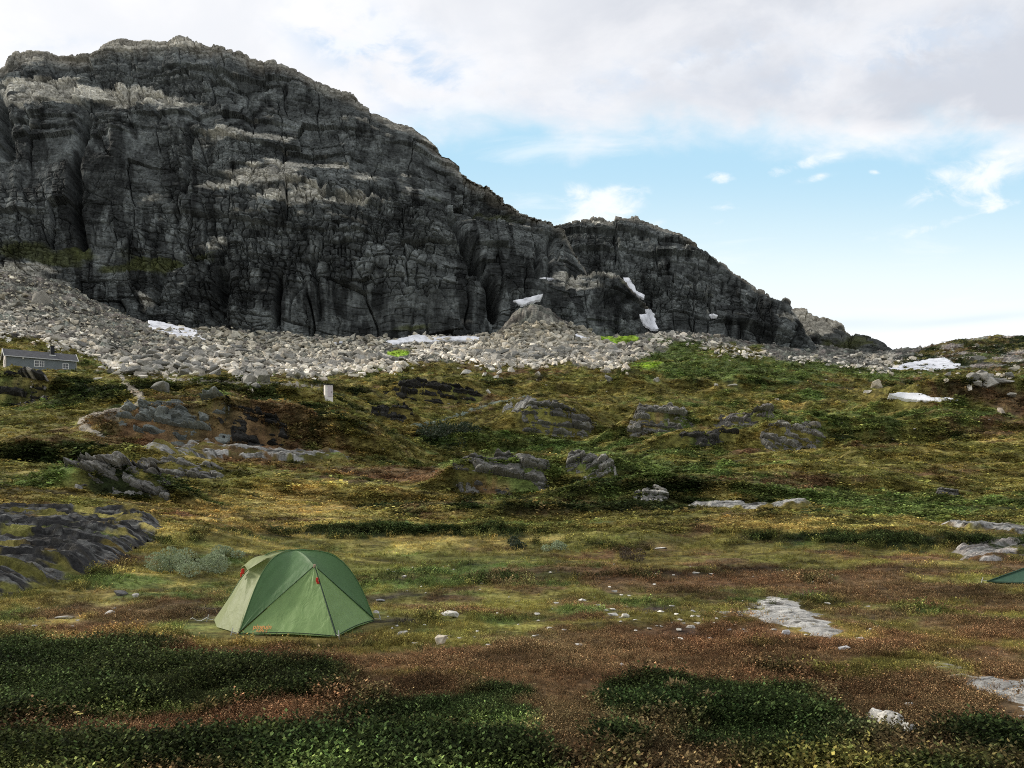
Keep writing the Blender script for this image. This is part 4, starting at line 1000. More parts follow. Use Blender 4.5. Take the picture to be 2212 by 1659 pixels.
def scatter(name, n, yr, xr=(-690, 2890), mode='near'):
    x = rng.uniform(xr[0], xr[1], n); y = rng.uniform(yr[0], yr[1], n)
    X, Y = pix2ground(x, y)
    X += rng.normal(0, .01, n) * Y * .1
    Z = terr(X, Y)
    W = zone_weights(X, Y, Z); C = zone_color(W, X, Y, 1)
    cum = np.cumsum(W, 0); cls = (rng.random(n)[None] > cum).sum(0).clip(0, 9)
    keepp = np.array([.9, .9, 1., .85, .95, .12, .9, .0, 1., .3])[cls]
    d = np.hypot((X - TENT_C[0] + 0.1) / 1.5, (Y - TENT_C[1] - .1) / 1.42)
    keep = (rng.random(n) < keepp) & (d > 1.0)
    if Y.max() > 130: keep &= ~((np.abs(X + 84) < 8) & (Y > 134) & (Y < 152))
    for (X0, Yc, Wd, H, fd) in STEPS[:len(CRAGS)]:
        keep &= ~((np.abs(X * Yc / Y - X0) < .44 * Wd) & (Y - Yc > -.15 * fd) & (Y - Yc < 1.0 * fd)) | (rng.random(n) < .08)
    keep &= ~((np.abs(X + 2.95) < 1.0) & (Y > 9.95) & (Y < 10.8)) | (rng.random(n) < .22)
    for (qx, qy, qr) in STONEXY: keep &= np.hypot(X - qx, (Y - qy + qr * .3) * .8) > qr * .75
    for sp_ in SLABPOLY: keep &= ~(inside(X, Y, sp_) | inside(X, Y + .16, sp_)) | (rng.random(n) < (.07 if sp_[0][1] < 60 and sp_[0][0] > -8 else .16))
    for (sx, sy, rx, ry) in SLABS: keep &= (((x - sx) / rx) ** 2 + ((y - sy) / ry) ** 2 > 1) | (rng.random(n) < .12)
    X, Y, Z, C, cls = X[keep], Y[keep], Z[keep], C[keep], cls[keep]; n = len(X)
    idx = np.zeros(n, int); s = np.ones(n)
    ri = rng.integers(0, 12, n)
    if mode == 'near':
        g = rng.random(n)
        idx = np.where(cls == HEATH_SHADE, np.where(g < .88, ri % 4, 4 + ri % 4), np.where((cls == BROWN) | (cls == SOIL), np.where(g < .75, 8 + ri % 3, np.where(g < .88, ri % 4, 4 + ri % 4)), np.where(cls == GREEN, np.where(g < .6, ri % 4, 4 + ri % 4), np.where(g < .6, 4 + ri % 4, np.where(g < .8, ri % 4, 8 + ri % 3)))))
        s = np.where(cls == HEATH_SHADE, .80, np.where(cls == GREEN, .62, np.where(cls == BROWN, .72, .55))) * np.exp(np.clip(rng.normal(0, .25, n), -.6, .45)) * np.clip(1 + .9 * fbm(X / .7, Y / .6, 3, 55), .5, 1.35) * np.interp(Y, [5, 12, 22, 40], [.85, .9, 1.15, 1.7])
        s *= np.where((idx < 4) & (cls != HEATH_SHADE), .7, 1)
    else:
        idx = 11 + ri % 4
        s = np.interp(Y, [20, 60, 190], [.22, .55, 1.1]) * np.where(cls == HEATH_SHADE, 1.15, np.where(cls == GREEN, 1.0, .7)) * np.exp(rng.normal(0, .3, n))
    vary = np.exp(np.clip(rng.normal(0, .36, n), -.8, .5))
    C = C * vary[:, None] * np.where(cls == HEATH_SHADE, 1.8, 1.3)[:, None]
    C[:, 0] *= np.exp(rng.normal(0, .07, n))
    rot = np.stack([rng.normal(0, .12, n), rng.normal(0, .12, n), rng.uniform(0, 6.28, n)], 1)
    scl = s[:, None] * (np.array([1, 1, 1.0]) if mode == 'near' else np.array([1.25, 1.0, .55]))
    instancer(name, np.stack([X, Y, Z - .004], 1), idx, scl * np.ones((n, 1)), rot, C, PL_for(mode))

_copies = 0
def PL_for(mode):
    return [bpy.data.objects.new(p.name, p.data) for p in PL]
SLABS = []
scatter('heath_plants', 124000, (1395, 1740))
scatter('turf_plants', 104000, (1130, 1400))
scatter('hillside_plants', 140000, (700, 1150), mode='far')

# ------------------------------------------------------------------ shrubs one can point at
M_willow = flat_mat('willow_leaf', (0.27, 0.32, 0.19), rough=.6, var=.5, scale=14, trans=.25)
M_darkleaf = flat_mat('dark_leaf', (0.035, 0.05, 0.025), rough=.6, var=.5, scale=14, trans=.2)
M_straw = flat_mat('straw_leaf', (0.32, 0.24, 0.12), rough=.8, var=.4, scale=14, trans=.2)
M_bark = flat_mat('bark', (0.06, 0.05, 0.04), rough=.9)
def shrub(x, y, w, h, label, mat, seed, n=1500, L=.035, dep=.8, name='willow_shrub', upright=.3):
    X, Y, Z = ground_at(x, y); r = np.random.default_rng(seed)
    Wd, Hh = w / F * Y, h / F * Y
    root = empty(name, (X, Y + Wd * dep * .35, Z), label, 'shrub')
    V, Fc, S = [], [], []; M = MB()
    nb = max(5, int(Wd / .16))
    cl = []
    for _ in range(nb):
        a = r.uniform(0, 6.28); q = math.sqrt(r.random()); cx, cy = .5 * Wd * q * math.cos(a), .5 * Wd * dep * q * math.sin(a)
        hh = Hh * (1 - .6 * q * q) * r.uniform(.7, 1.15); gz = float(terr(np.array([X + cx]), np.array([Y + Wd * dep * .35 + cy]))[0]) - Z
        cl.append((cx, cy, hh, gz))
        M.tube([(cx * .9, cy * .9, gz - .05), (cx, cy, gz + hh * .5), (cx + r.normal(0, .03), cy + r.normal(0, .03), gz + hh * .9)], [.008, .006, .003], 5)
    for _ in range(n):
        cx, cy, hh, gz = cl[r.integers(len(cl))]
        v = r.normal(size=3); v /= np.linalg.norm(v); rr = .17 * Wd ** .5 * r.random() ** .4
        p = np.array([cx + v[0] * rr, cy + v[1] * rr, gz + max(.01, hh * .62 + v[2] * hh * .42)])
        d = v + np.array([0, 0, upright]) + r.normal(size=3) * .4
        leaf_quads(V, Fc, S, p, d, r.normal(size=3), L * r.uniform(.7, 1.4), L * .24, 1)
    me = bpy.data.meshes.new('foliage'); me.from_pydata([tuple(v) for v in V], [], Fc); me.update()
    link('foliage', me, mat, root)
    M.build('branches', M_bark, root)
    return root
shrub(375, 1247, 205, 58, 'silvery green willow shrub between the dark rock and the tent', M_willow, 801, n=5200, L=.045)
shrub(475, 1212, 90, 26, 'low outlying willow shrub behind the silvery one', M_willow, 802, n=1500, L=.05)
shrub(1200, 1191, 56, 20, 'small silvery shrub alone in the meadow right of the tent', M_willow, 803, n=700, L=.06)
shrub(1110, 1187, 66, 22, 'small dark green shrub left of the lone silvery shrub', M_darkleaf, 804, n=900, L=.06)
shrub(1372, 1214, 80, 32, 'brown twiggy shrub below the dark hollow in mid plain', flat_mat('brown_leaf', (.07, .05, .03), var=.4, trans=.15), 805, n=900, L=.05)
shrub(1545, 1545, 60, 46, 'bleached straw tuft standing in the dark heath', M_straw, 806, n=700, L=.05, upright=1.5, name='grass_tuft')
shrub(1460, 1510, 44, 36, 'small bleached tuft left of the larger straw tuft', M_straw, 807, n=420, L=.045, upright=1.5, name='grass_tuft')
shrub(970, 955, 150, 28, 'dark willow thicket in the hollow below the trail', M_darkleaf, 808, n=3000, L=.28, dep=.5)

# ------------------------------------------------------------------ trails
M_trail = attr_mat('trail_gravel', scale=(6, 6, 6), var=.35, bump=.4, bdist=.03)
def trail(pts, w, col, seed, name='path'):
    P = []
    for (x, y) in pts: P.append((x, y))
    d = np.concatenate([[0], np.cumsum(np.hypot(np.diff([p[0] for p in P]), np.diff([p[1] for p in P]) * 2))])
    t = np.linspace(0, d[-1], max(40, int(d[-1] / 2)))
    x = np.interp(t, d, [p[0] for p in P]); y = np.interp(t, d, [p[1] for p in P])
    k = np.ones(9) / 9; x = np.convolve(np.pad(x, 4, mode='edge'), k, 'valid'); y = np.convolve(np.pad(y, 4, mode='edge'), k, 'valid')
    X, Y = pix2ground(x, y, True)
    Y = np.convolve(np.pad(Y, 3, mode='edge'), np.ones(7) / 7, 'valid'); X = (x - CX) / F * Y
    tx, ty = np.gradient(X), np.gradient(Y); l = np.hypot(tx, ty) + 1e-9
    nx, ny = -ty / l, tx / l
    s = np.linspace(-1, 1, 7)
    wl = w * (1 + .5 * fbm(t / 14, t * 0, 3, seed)); 
    GX = X[:, None] + nx[:, None] * s * wl[:, None] / 2; GY = Y[:, None] + ny[:, None] * s * wl[:, None] / 2
    GZ = terr(GX, GY) + .10 - .14 * np.abs(s) ** 3
    C = np.array(col) * (1 + .3 * fbm(GX / .8, GY / .8, 3, seed + 1))[..., None]
    tag(link(name, np_mesh(name, np.stack([GX, GY, GZ], -1).reshape(-1, 3), grid_quads(len(t), 7), C.reshape(-1, 3)), M_trail), kind='structure')
trail([(262, 812), (272, 828), (292, 845), (303, 858), (304, 868), (288, 880), (240, 888), (196, 896), (176, 906), (178, 918), (196, 932), (222, 944)], .75, (.32, .28, .22), 5)
trail([(330, 815), (400, 822), (500, 826), (600, 830), (690, 836)], .6, (.30, .27, .21), 6)
trail([(870, 922), (930, 915), (985, 900), (1030, 882), (1080, 868), (1135, 856)], .6, (.17, .2, .16), 7)

# ------------------------------------------------------------------ cabin
M_plank = flat_mat('shaded_grey_boards', (.17, .19, .195), rough=.8, var=.22, scale=3, stretch=(.4, .4, 14), bump=.6)  # bluish shade of the cabin front put into the board colour
M_gable = flat_mat('sunlit_gable_boards', (.62, .55, .51), rough=.8, var=.15, scale=3, stretch=(6, 6, .4))  # same boards, with the sunlit pink of the gable put into the colour
M_white = flat_mat('white_paint', (.72, .71, .67), rough=.6, var=.08)
M_roof = flat_mat('roof_felt', (.085, .085, .09), rough=.9, var=.25, scale=2)
M_black = flat_mat('black_metal', (.012, .013, .016), rough=.6, var=.1)
M_glass = flat_mat('window_glass', (.03, .035, .04), rough=.08, spec=.6, var=.1)
M_stonewall = flat_mat('footing_stone', (.25, .23, .2), rough=.95, var=.4, scale=2)
def build_cabin():
    A = P3(12.4, 794, 137.0); ang = math.atan2(6.4, 8.6); Ln = 10.7; Dp = 5.2; Hw = 2.25; Rh = 1.35
    z = A.z - .1
    # deliberately level: wall base follows the left corner
    r = empty('cabin', (A.x, A.y, z), 'long grey timber cabin with white windows and black chimney on the left hill', 'cabin', rz=ang)
    def at(x, y, zz): return (x, y, zz)
    w = MB()
    w.poly([(0, 0, 0), (Ln, 0, 0), (Ln, 0, Hw), (0, 0, Hw)], .16, (0, 1, 0))
    w.poly([(0, Dp - .16, 0), (Ln, Dp - .16, 0), (Ln, Dp - .16, Hw), (0, Dp - .16, Hw)], .16, (0, 1, 0))
    for k in range(int(Hw / .19)): w.box((Ln / 2, -.012, .1 + k * .19), (Ln - .3, .03, .165))
    w.poly([(Ln - .16, .17, 0), (Ln - .16, Dp - .17, 0), (Ln - .16, Dp - .17, Hw), (Ln - .16, Dp / 2, Hw + Rh - .06), (Ln - .16, .17, Hw)], .155, (1, 0, 0))
    w.build('wall', M_plank, r)
    g = MB().poly([(0.0, .17, 0), (0.0, Dp - .17, 0), (0.0, Dp - .17, Hw), (0.0, Dp / 2, Hw + Rh - .06), (0.0, .17, Hw)], .16, (1, 0, 0)).build('gable_wall', M_gable, r)
    tag(g, 'gable wall in painted sunlit pink')
    MB().box((Ln / 2, Dp / 2, -.9), (Ln - .1, Dp - .1, 1.8)).build('footing', M_stonewall, r)
    rf = MB(); ov = .35; sl = Rh / (Dp / 2)
    for s in (0, 1):
        y0 = -ov if s == 0 else Dp + ov; ye = Dp / 2
        z0 = Hw - ov * sl; z1 = Hw + Rh
        pts = [(-.3, y0, z0), (Ln + .3, y0, z0), (Ln + .3, ye, z1), (-.3, ye, z1)]
        if s: pts = pts[::-1]
        rf.poly(pts, .12, (0, 0, 1))
    roof = rf.build('roof', M_roof, r)
    MB().box((7.15, 1.55, Hw + Rh * .62 + .75), (.62, .62, 1.7)).box((7.15, 1.55, Hw + Rh * .62 + 1.62), (.74, .74, .1)).build('chimney', M_black, roof)
    MB().box((7.15, 1.2, Hw + .78), (1.0, .06, .22)).build('chimney_flashing', M_white, roof)
    for s, xx in ((0, -.34), (1, Ln + .34)):
        b = MB()
        for sd in (0, 1):
            y0 = -ov if sd == 0 else Dp + ov
            b.poly([(xx - .03, y0, Hw - ov * sl - .06), (xx - .03, Dp / 2, Hw + Rh - .06), (xx - .03, Dp / 2, Hw + Rh + .2), (xx - .03, y0, Hw - ov * sl + .2)], .06, (1, 0, 0))
        b.build('bargeboard', M_white, r)
    MB().box((Ln / 2, -ov - .03, Hw - ov * sl + .05), (Ln + .6, .05, .14)).build('eaves_board', flat_mat('eaves_paint', (.5, .5, .49), var=.1), r)
    for xx in (.02, Ln - .02): MB().box((xx, -.04, Hw / 2 - .04), (.16, .1, Hw - .1)).build('corner_board', flat_mat('grey_trim', (.3, .29, .25), var=.15), r)
    for (x0, wd, zc, hh, n) in ((4.95, 1.35, 1.2, .95, 2), (9.05, .8, 1.12, .85, 1)):
        wn = MB().box((x0, -.052, zc - hh / 2 - .04), (wd + .2, .07, .08)).box((x0, -.052, zc + hh / 2 + .04), (wd + .2, .07, .08))
        wn.box((x0 - wd / 2 - .05, -.052, zc), (.1, .068, hh)).box((x0 + wd / 2 + .05, -.052, zc), (.1, .068, hh))
        if n == 2: wn.box((x0, -.052, zc), (.12, .066, hh))
        for i in range(n):
            c = x0 + (i - (n - 1) / 2) * wd / 2 if n == 2 else x0
            wn.box((c, -.05, zc), (.05, .05, hh))
        wn.box((x0, -.046, zc), (wd, .05, .05))
        f = wn.build('window', M_white, r)
        MB().box((x0, -.034, zc), (wd, .016, hh)).build('pane', M_glass, f)
    gw = MB().box((-.03, 1.9, 1.25), (.06, .9, 1.0)).build('window', M_white, r)
    MB().box((-.065, 1.9, 1.25), (.02, .66, .76)).build('pane', flat_mat('dim_glass', (.2, .18, .17), rough=.2, var=.1), gw)
    # round outside lamp under the eaves
    bm = bmesh.new(); bmesh.ops.create_uvsphere(bm, u_segments=12, v_segments=8, radius=.17)
    me = bpy.data.meshes.new('wall_lamp'); bm.to_mesh(me); bm.free()
    l = link('wall_lamp', me, M_white, r); l.location = (2.55, -.17, Hw - .3)
build_cabin()

# ------------------------------------------------------------------ white shed on the shoulder of the hill
def build_shed():
    X, Y, Z = ground_at(711, 867)
    Yd = min(Y, 106.0) if Y > 60 else 100.0
    b = P3(711, 868, Yd); Hh = (868 - 829) / F * Yd; Wd = 18.0 / F * Yd * .92
    r = empty('shed', (b.x, b.y, b.z - .15), 'tall narrow white shed standing on the shoulder of the hill', 'shed', rz=math.radians(24))
    Wl = flat_mat('cream_boards', (.80, .74, .68), rough=.8, var=.06, scale=2)
    MB().box((0, Wd / 2, Hh / 2), (Wd, Wd, Hh)).build('wall', Wl, r)
    rf = MB().poly([(-Wd / 2 - .1, -.12, Hh + .02), (Wd / 2 + .1, -.12, Hh + .02), (Wd / 2 + .1, Wd + .1, Hh + .14), (-Wd / 2 - .1, Wd + .1, Hh + .14)], .09, (0, 0, 1)).build('roof', M_black, r)
    d = MB().box((.12, -.03, Hh * .66), (Wd * .62, .05, Hh * .6)).build('door', flat_mat('pink_grey_boards', (.60, .52, .52), rough=.8, var=.12, scale=3, stretch=(6, 1, .5)), r)
    MB().box((.12 + Wd * .2, -.075, Hh * .62), (.05, .04, .16)).build('handle', M_black, d)
build_shed()

# ------------------------------------------------------------------ tents
def fabric(name, c, trans=.35, rough=.55):
    m, nt, out = new_mat(name)
    b = N(nt, 'ShaderNodeBsdfPrincipled'); b.inputs['Roughness'].default_value = rough; b.inputs['Specular IOR Level'].default_value = .35
    b.inputs['Base Color'].default_value = (*c, 1)
    tc = N(nt, 'ShaderNodeTexCoord'); no = N(nt, 'ShaderNodeTexNoise'); no.inputs['Scale'].default_value = 5; no.inputs['Detail'].default_value = 5; no.inputs['Distortion'].default_value = .6
    mp = N(nt, 'ShaderNodeMapping'); mp.inputs['Scale'].default_value = (1.6, 1.6, .5)
    nt.links.new(tc.outputs['Object'], mp.inputs['Vector']); nt.links.new(mp.outputs[0], no.inputs['Vector'])
    bp = N(nt, 'ShaderNodeBump'); bp.inputs['Strength'].default_value = .6; bp.inputs['Distance'].default_value = .03
    nt.links.new(no.outputs[0], bp.inputs['Height']); nt.links.new(bp.outputs[0], b.inputs['Normal'])
    mr = N(nt, 'ShaderNodeMapRange'); mr.inputs['To Min'].default_value = .85; mr.inputs['To Max'].default_value = 1.15
    nt.links.new(no.outputs[0], mr.inputs['Value'])
    sc = N(nt, 'ShaderNodeVectorMath', operation='SCALE'); sc.inputs[0].default_value = c; nt.links.new(mr.outputs[0], sc.inputs['Scale'])
    nt.links.new(sc.outputs[0], b.inputs['Base Color'])
    t = N(nt, 'ShaderNodeBsdfTranslucent'); nt.links.new(sc.outputs[0], t.inputs['Color'])
    mx = N(nt, 'ShaderNodeMixShader'); mx.inputs[0].default_value = trans
    nt.links.new(b.outputs[0], mx.inputs[1]); nt.links.new(t.outputs[0], mx.inputs[2]); nt.links.new(mx.outputs[0], out.inputs[0])
    return m

M_red = flat_mat('red_toggle', (.55, .03, .015), rough=.5, var=.1)
M_cord = flat_mat('white_cord', (.6, .58, .52), rough=.8, var=.1)
M_peg = flat_mat('peg_metal', (.45, .45, .45), rough=.35, var=.1)
M_logo = flat_mat('orange_print', (.62, .27, .08), rough=.7, var=.05)
M_seam = flat_mat('dark_seam', (.014, .035, .018), rough=.7, var=.1)

def build_tent(A, B, dep, E_out, E_z, F_out, Hh, mats, label, z0=0.0, logo=True, end_out=.66, end_z=.80):
    """a two-pole dome: A-B is the side towards the viewer, the body is dep deep, a porch of depth F_out in front"""
    A = Vector((A[0], A[1], z0)); B = Vector((B[0], B[1], z0))
    ax = (B - A).normalized(); nn = Vector((ax.y, -ax.x, 0))      # out of the front side
    if nn.y > 0 and logo: nn = -nn
    D = A - nn * dep; Cc = B - nn * dep; O = (A + Cc) / 2
    root = empty('tent', tuple(O), label, 'tent')
    off = Vector(O)
    front_m, body_m, end_m = mats
    def pole(P, s):
        # half pole: s = 0 at the corner P, 1 at the crown
        q = P.lerp(O, s); e = 1 - s
        pw, qw = (3.6, 1.05) if P is B else (3.0, 1.25) if P is A else (3.0, 1.5) if P is D else (3.0, 1.2)
        q.z = z0 + Hh * (1 - e ** pw) ** qw
        # the lower part of the pole stands steeply
        return q
    def sheet(name, f, nu, nv, mat, wr=.010, seed=0, freq=7.0):
        u = np.linspace(0, 1, nu); v = np.linspace(0, 1, nv)
        V = np.zeros((nv, nu, 3))
        for j in range(nv):
            for i in range(nu): V[j, i] = f(u[i], v[j])
        du = np.gradient(V, axis=1); dv = np.gradient(V, axis=0); nr = np.cross(du, dv); nr /= np.linalg.norm(nr, axis=-1, keepdims=True) + 1e-9
        Ug, Vg = np.meshgrid(u, v)
        wv = wr * (fbm(Ug * freq, Vg * 1.6, 3, seed) + .5 * fbm(Ug * 3, Vg * 9, 2, seed + 1)) * np.minimum(1, 6 * Ug * (1 - Ug)) * np.minimum(1, 8 * Vg + .2) * np.minimum(1, 8 * (1 - Vg) + .2)
        V = V + nr * wv[..., None] - np.array(off)
        return link(name, np_mesh(name, V.reshape(-1, 3), grid_quads(nv, nu), smooth=True), mat, root)
    def ridge(E, t):   # crown to porch peak
        q = Vector((O.x, O.y, z0 + Hh)).lerp(E, t); q.z += .05 * math.sin(math.pi * t); return q
    mid = (A + B) / 2
    E = O + nn * E_out; E.z = z0 + E_z
    Fp = mid + nn * F_out; Fp.z = z0 + .02
    lift = Vector((0, 0, .04))
    def roof_panel(P, En, bul):
        cut = lambda s: min(s / 0.97, 1)
        def f(u, v):
            a = pole(P, v); b = (P + lift * .5).lerp(En, v)
            q = a.lerp(b, u)
            # top edge follows the ridge line
            if v > .6:
                w = ((v - .6) / .4) ** 2; rr = ridge(En, u); q = q.lerp(rr, w) if v >= 1 else q.lerp(rr, w * .9)
            q = q - (Vector((0, 0, 1)) * bul * math.sin(math.pi * u) * math.sin(math.pi * min(v, 1)))
            return q
        return f
    def tri_panel(P, En, Q, sag, out):
        # from bottom edge P-Q up to the peak En
        def f(u, v):
            bt = P.lerp(Q, u) + lift * (1 - abs(2 * u - 1)) * .6
            q = bt.lerp(En, v)
            q += out * (math.sin(math.pi * u) * math.sin(math.pi * v) * (1 - v)) * sag
            return q
        return f
    bp = sheet('fly_panel', roof_panel(A, E, .03), 24, 34, body_m, seed=1); bp2 = sheet('fly_panel', roof_panel(B, E, .03), 24, 34, body_m, seed=2)
    Eb = O - nn * E_out; Eb.z = z0 + E_z
    sheet('fly_panel', roof_panel(D, Eb, .03), 14, 20, body_m, seed=3); sheet('fly_panel', roof_panel(Cc, Eb, .03), 14, 20, body_m, seed=4)
    Fb = (D + Cc) / 2 - nn * F_out; Fb.z = z0 + .02
    up = Vector((0, 0, 1))
    v1 = sheet('porch_panel', tri_panel(A, E, Fp, -.10, nn + up * .3), 40, 40, front_m, wr=.010, seed=5)
    v2 = sheet('porch_panel', tri_panel(Fp, E, B, -.10, nn + up * .3), 40, 40, front_m, wr=.014, seed=6, freq=10)
    sheet('porch_panel', tri_panel(Cc, Eb, Fb, -.05, -nn), 12, 14, front_m, seed=7); sheet('porch_panel', tri_panel(Fb, Eb, D, -.05, -nn), 12, 14, front_m, seed=8)
    # end walls, each with a projecting vent hood
    ends = []
    for (P, Q, sg) in ((D, A, -1), (B, Cc, 1)):
        En = O + ax * sg * end_out; En.z = z0 + end_z
        Pm = (P + Q) / 2 + ax * sg * .12
        def lower(u, v, P=P, Q=Q, En=En, Pm=Pm):
            bt = (P.lerp(Pm, u * 2) if u < .5 else Pm.lerp(Q, u * 2 - 1)) + lift * .5
            return bt.lerp(En, v)
        o = sheet('end_panel', lower, 30, 26, end_m if sg < 0 else body_m, wr=.006, seed=11 + sg)
        o1 = sheet('end_panel', roof_panel(P, En, .02), 16, 28, end_m if sg < 0 else body_m, seed=14 + sg)
        o2 = sheet('end_panel', roof_panel(Q, En, .02), 16, 28, end_m if sg < 0 else body_m, seed=17 + sg)
        hood_c = O.lerp(En, .62)
        def hood(u, v, P=P, Q=Q, En=En, sg=sg):
            a = pole(P, .62).lerp(pole(Q, .62), u); tip = En + ax * sg * .07 + Vector((0, 0, -.02 + .05 * math.sin(math.pi * u)))
            wv = (Q - P).normalized() * (u - .5) * .34
            q = a.lerp(tip + wv, v); q.z += .05 * math.sin(math.pi * min(v, .9)) + .012
            return q
        sheet('vent_hood', hood, 20, 16, end_m if sg < 0 else body_m, wr=.004, seed=20 + sg)
        t = MB().box(tuple(En + ax * sg * .085 - off + Vector((0, 0, -.025))), (.035, .05, .075)).box(tuple(En + ax * sg * .11 - off + Vector((0, 0, -.07))), (.02, .02, .07))
        t.build('toggle', M_red, root, bevel=.006)
    # pole sleeves and the zipped seam down the porch
    for P, Q in ((A, Cc), (B, D)):
        pts = [pole(P, s) - off + Vector((0, 0, .006)) for s in np.linspace(0, 1, 20)] + [pole(Q, s) - off + Vector((0, 0, .006)) for s in np.linspace(1, 0, 20)[1:]]
        MB().tube(pts, .007, 6).build('pole_sleeve', body_m, root)
    zp = [E.lerp(Fp, t) - off + nn * .012 + Vector((0, 0, .008)) for t in np.linspace(.02, .985, 16)]
    MB().tube(zp, [.007 + .006 * t for t in np.linspace(0, 1, 16)], 6).build('zip_flap', M_seam, root)
    flap = [E.lerp(Fp, t) - off + nn * .014 + ax * .014 + Vector((0, 0, .012)) for t in np.linspace(.02, .985, 16)]
    MB().tube(flap, .008, 5).build('zip_flap', front_m, root)
    for P, Q in ((A, E), (B, E)):
        MB().tube([(P + lift * .5).lerp(Q, t) - off + nn * .004 + Vector((0, 0, .005)) for t in np.linspace(0, 1, 12)], .0045, 5).build('seam', M_seam, root)
    tg = E.lerp(Fp, .2) - off + nn * .03 - ax * .03
    MB().box(tuple(tg), (.03, .03, .06)).box(tuple(tg + ax * .02 + Vector((0, 0, -.04))), (.05, .025, .03)).build('toggle', M_red, root, bevel=.006)
    MB().box(tuple(E - off + nn * .012), (.03, .03, .05)).build('peak_tab', flat_mat('tan_webbing', (.36, .26, .18)), root, bevel=.005)
    # hem cord, pegs and guy lines
    for P, o_ in ((A, -nn * 0 - ax), (Fp, nn), (B, ax), (D, -ax - nn * .2)):
        q = P - off + o_ * .10
        MB().tube([q + Vector((0, 0, .10)) - o_ * .03, q + Vector((0, 0, .0)), q + Vector((0, 0, -.08)) + o_ * .03], .006, 6).build('peg', M_peg, root)
        k = [P - off + Vector((0, 0, .03)), P - off + o_ * .05 + Vector((.02, 0, .02)), q + Vector((.0, 0, .05))]
        MB().tube(k, .004, 5).build('guy_loop', M_cord, root)
    q = D - off - ax * .10
    MB().tube([q + Vector((0, 0, .06)), q - ax * .08 + Vector((0, 0, .02)), q - ax * .14 + Vector((0, 0, .03)), q - ax * .2 + Vector((0, 0, .075)), q - ax * .23 + Vector((0, 0, .06))], .006, 5).build('guy_line', M_cord, root)
    hem = [Fp - off + (A - Fp) * t + Vector((0, 0, .012 + .03 * math.sin(math.pi * t))) for t in np.linspace(0, 1, 12)]
    MB().tube(hem, .006, 5).build('hem_cord', M_seam, root)
    hem = [Fp - off + (B - Fp) * t + Vector((0, 0, .012 + .03 * math.sin(math.pi * t))) for t in np.linspace(0, 1, 12)]
    MB().tube(hem, .006, 5).build('hem_cord', M_seam, root)
    if logo:
        # printed lettering low on the left porch panel
        pn = (E - A).cross(Fp - A).normalized()
        if pn.y > 0: pn = -pn
        cam = Vector((0, 0, ZC))
        def hit(x, y):
            d = Vector(((x - CX) / F, 1, (Y0 - y) / F)); t = (A - cam).dot(pn) / d.dot(pn); return cam + d * t
        for txt, x0, x1, yb in (('pinguin', 547.5, 586.5, 1359.5), ('Aero 2', 553, 578, 1366.5)):
            a, b = hit(x0, yb), hit(x1, yb); ex = (b - a).normalized(); ey = pn.cross(ex); 
            if ey.z < 0: ey = -ey
            cu = bpy.data.curves.new('logo', 'FONT'); cu.body = txt; cu.size = 1; cu.extrude = .004; cu.offset = .012
            to = bpy.data.objects.new('logo', cu); COL.objects.link(to)
            bpy.context.view_layer.update()
            dg = bpy.context.evaluated_depsgraph_get()
            me = bpy.data.meshes.new_from_object(to.evaluated_get(dg)); bpy.data.objects.remove(to)
            co = np.array([v.co for v in me.vertices]); wdt = co[:, 0].max() - co[:, 0].min(); k = (b - a).length / wdt
            for v in me.vertices:
                c = v.co.copy(); v.co = a - off + ex * ((c.x - co[:, 0].min()) * k) + ey * (c.y * k * 1.0) + pn * (.016 + c.z * k)
            me.name = 'logo'; link('logo', me, M_logo, root)
    return root

zA = float(base_z(np.array([-3.1]), np.array([11.5]))[0])
T_front = fabric('green_fly', (.26, .40, .14)); T_body = fabric('dark_green_fly', (.105, .205, .075)); T_end = fabric('sunlit_green_fly', (.34, .38, .18))  # end panel: sunlight on the green fabric put into a paler colour
build_tent((-3.66, 10.7), (-2.03, 11.8), 1.3, .83, .88, .99, 1.04, (T_front, T_body, T_end), 'green dome tent with end panel painted sunlit pale and orange print at lower left', z0=zA)
T2 = fabric('teal_green_fly', (.06, .13, .085)); T2b = fabric('deep_green_fly', (.035, .085, .055))
xa = (2166 - CX) / F * 15.9
zB = float(terr(np.array([xa + .6]), np.array([16.2]))[0])
build_tent((xa + 1.75, 17.35), (xa + 1.65, 15.3), 1.4, .85, .60, 1.72, .80, (T2, T2b, T2b), 'dark green tent cut off by the right edge', z0=zB, logo=False)

# two yellow flowers in the near turf
M_pet = flat_mat('yellow_petal', (.6, .5, .15), rough=.6, var=.1, trans=.2); M_stem = flat_mat('green_stem', (.06, .1, .03))
for i, (x, y) in enumerate(((165, 1586), (173, 1590))):
    X, Y, Z = ground_at(x, y)
    r = empty('flower', (X, Y, Z), ['pale yellow flower in the russet strip at lower left, left of its pair', 'pale yellow flower in the russet strip at lower left, right of its pair'][i], 'flower')
    MB().tube([(0, 0, 0), (.01, 0, .1), (.0, 0, .17)], .0025, 5).build('stem', M_stem, r)
    m = MB()
    for k in range(6):
        a = k * math.pi / 3; ca, sa = math.cos(a), math.sin(a)
        m.poly([(0, 0, .17), (.016 * ca - .008 * sa, .016 * sa + .008 * ca, .178), (.026 * ca, .026 * sa, .174), (.016 * ca + .008 * sa, .016 * sa - .008 * ca, .178)], .002, (0, 0, 1))
    m.build('petals', M_pet, r)

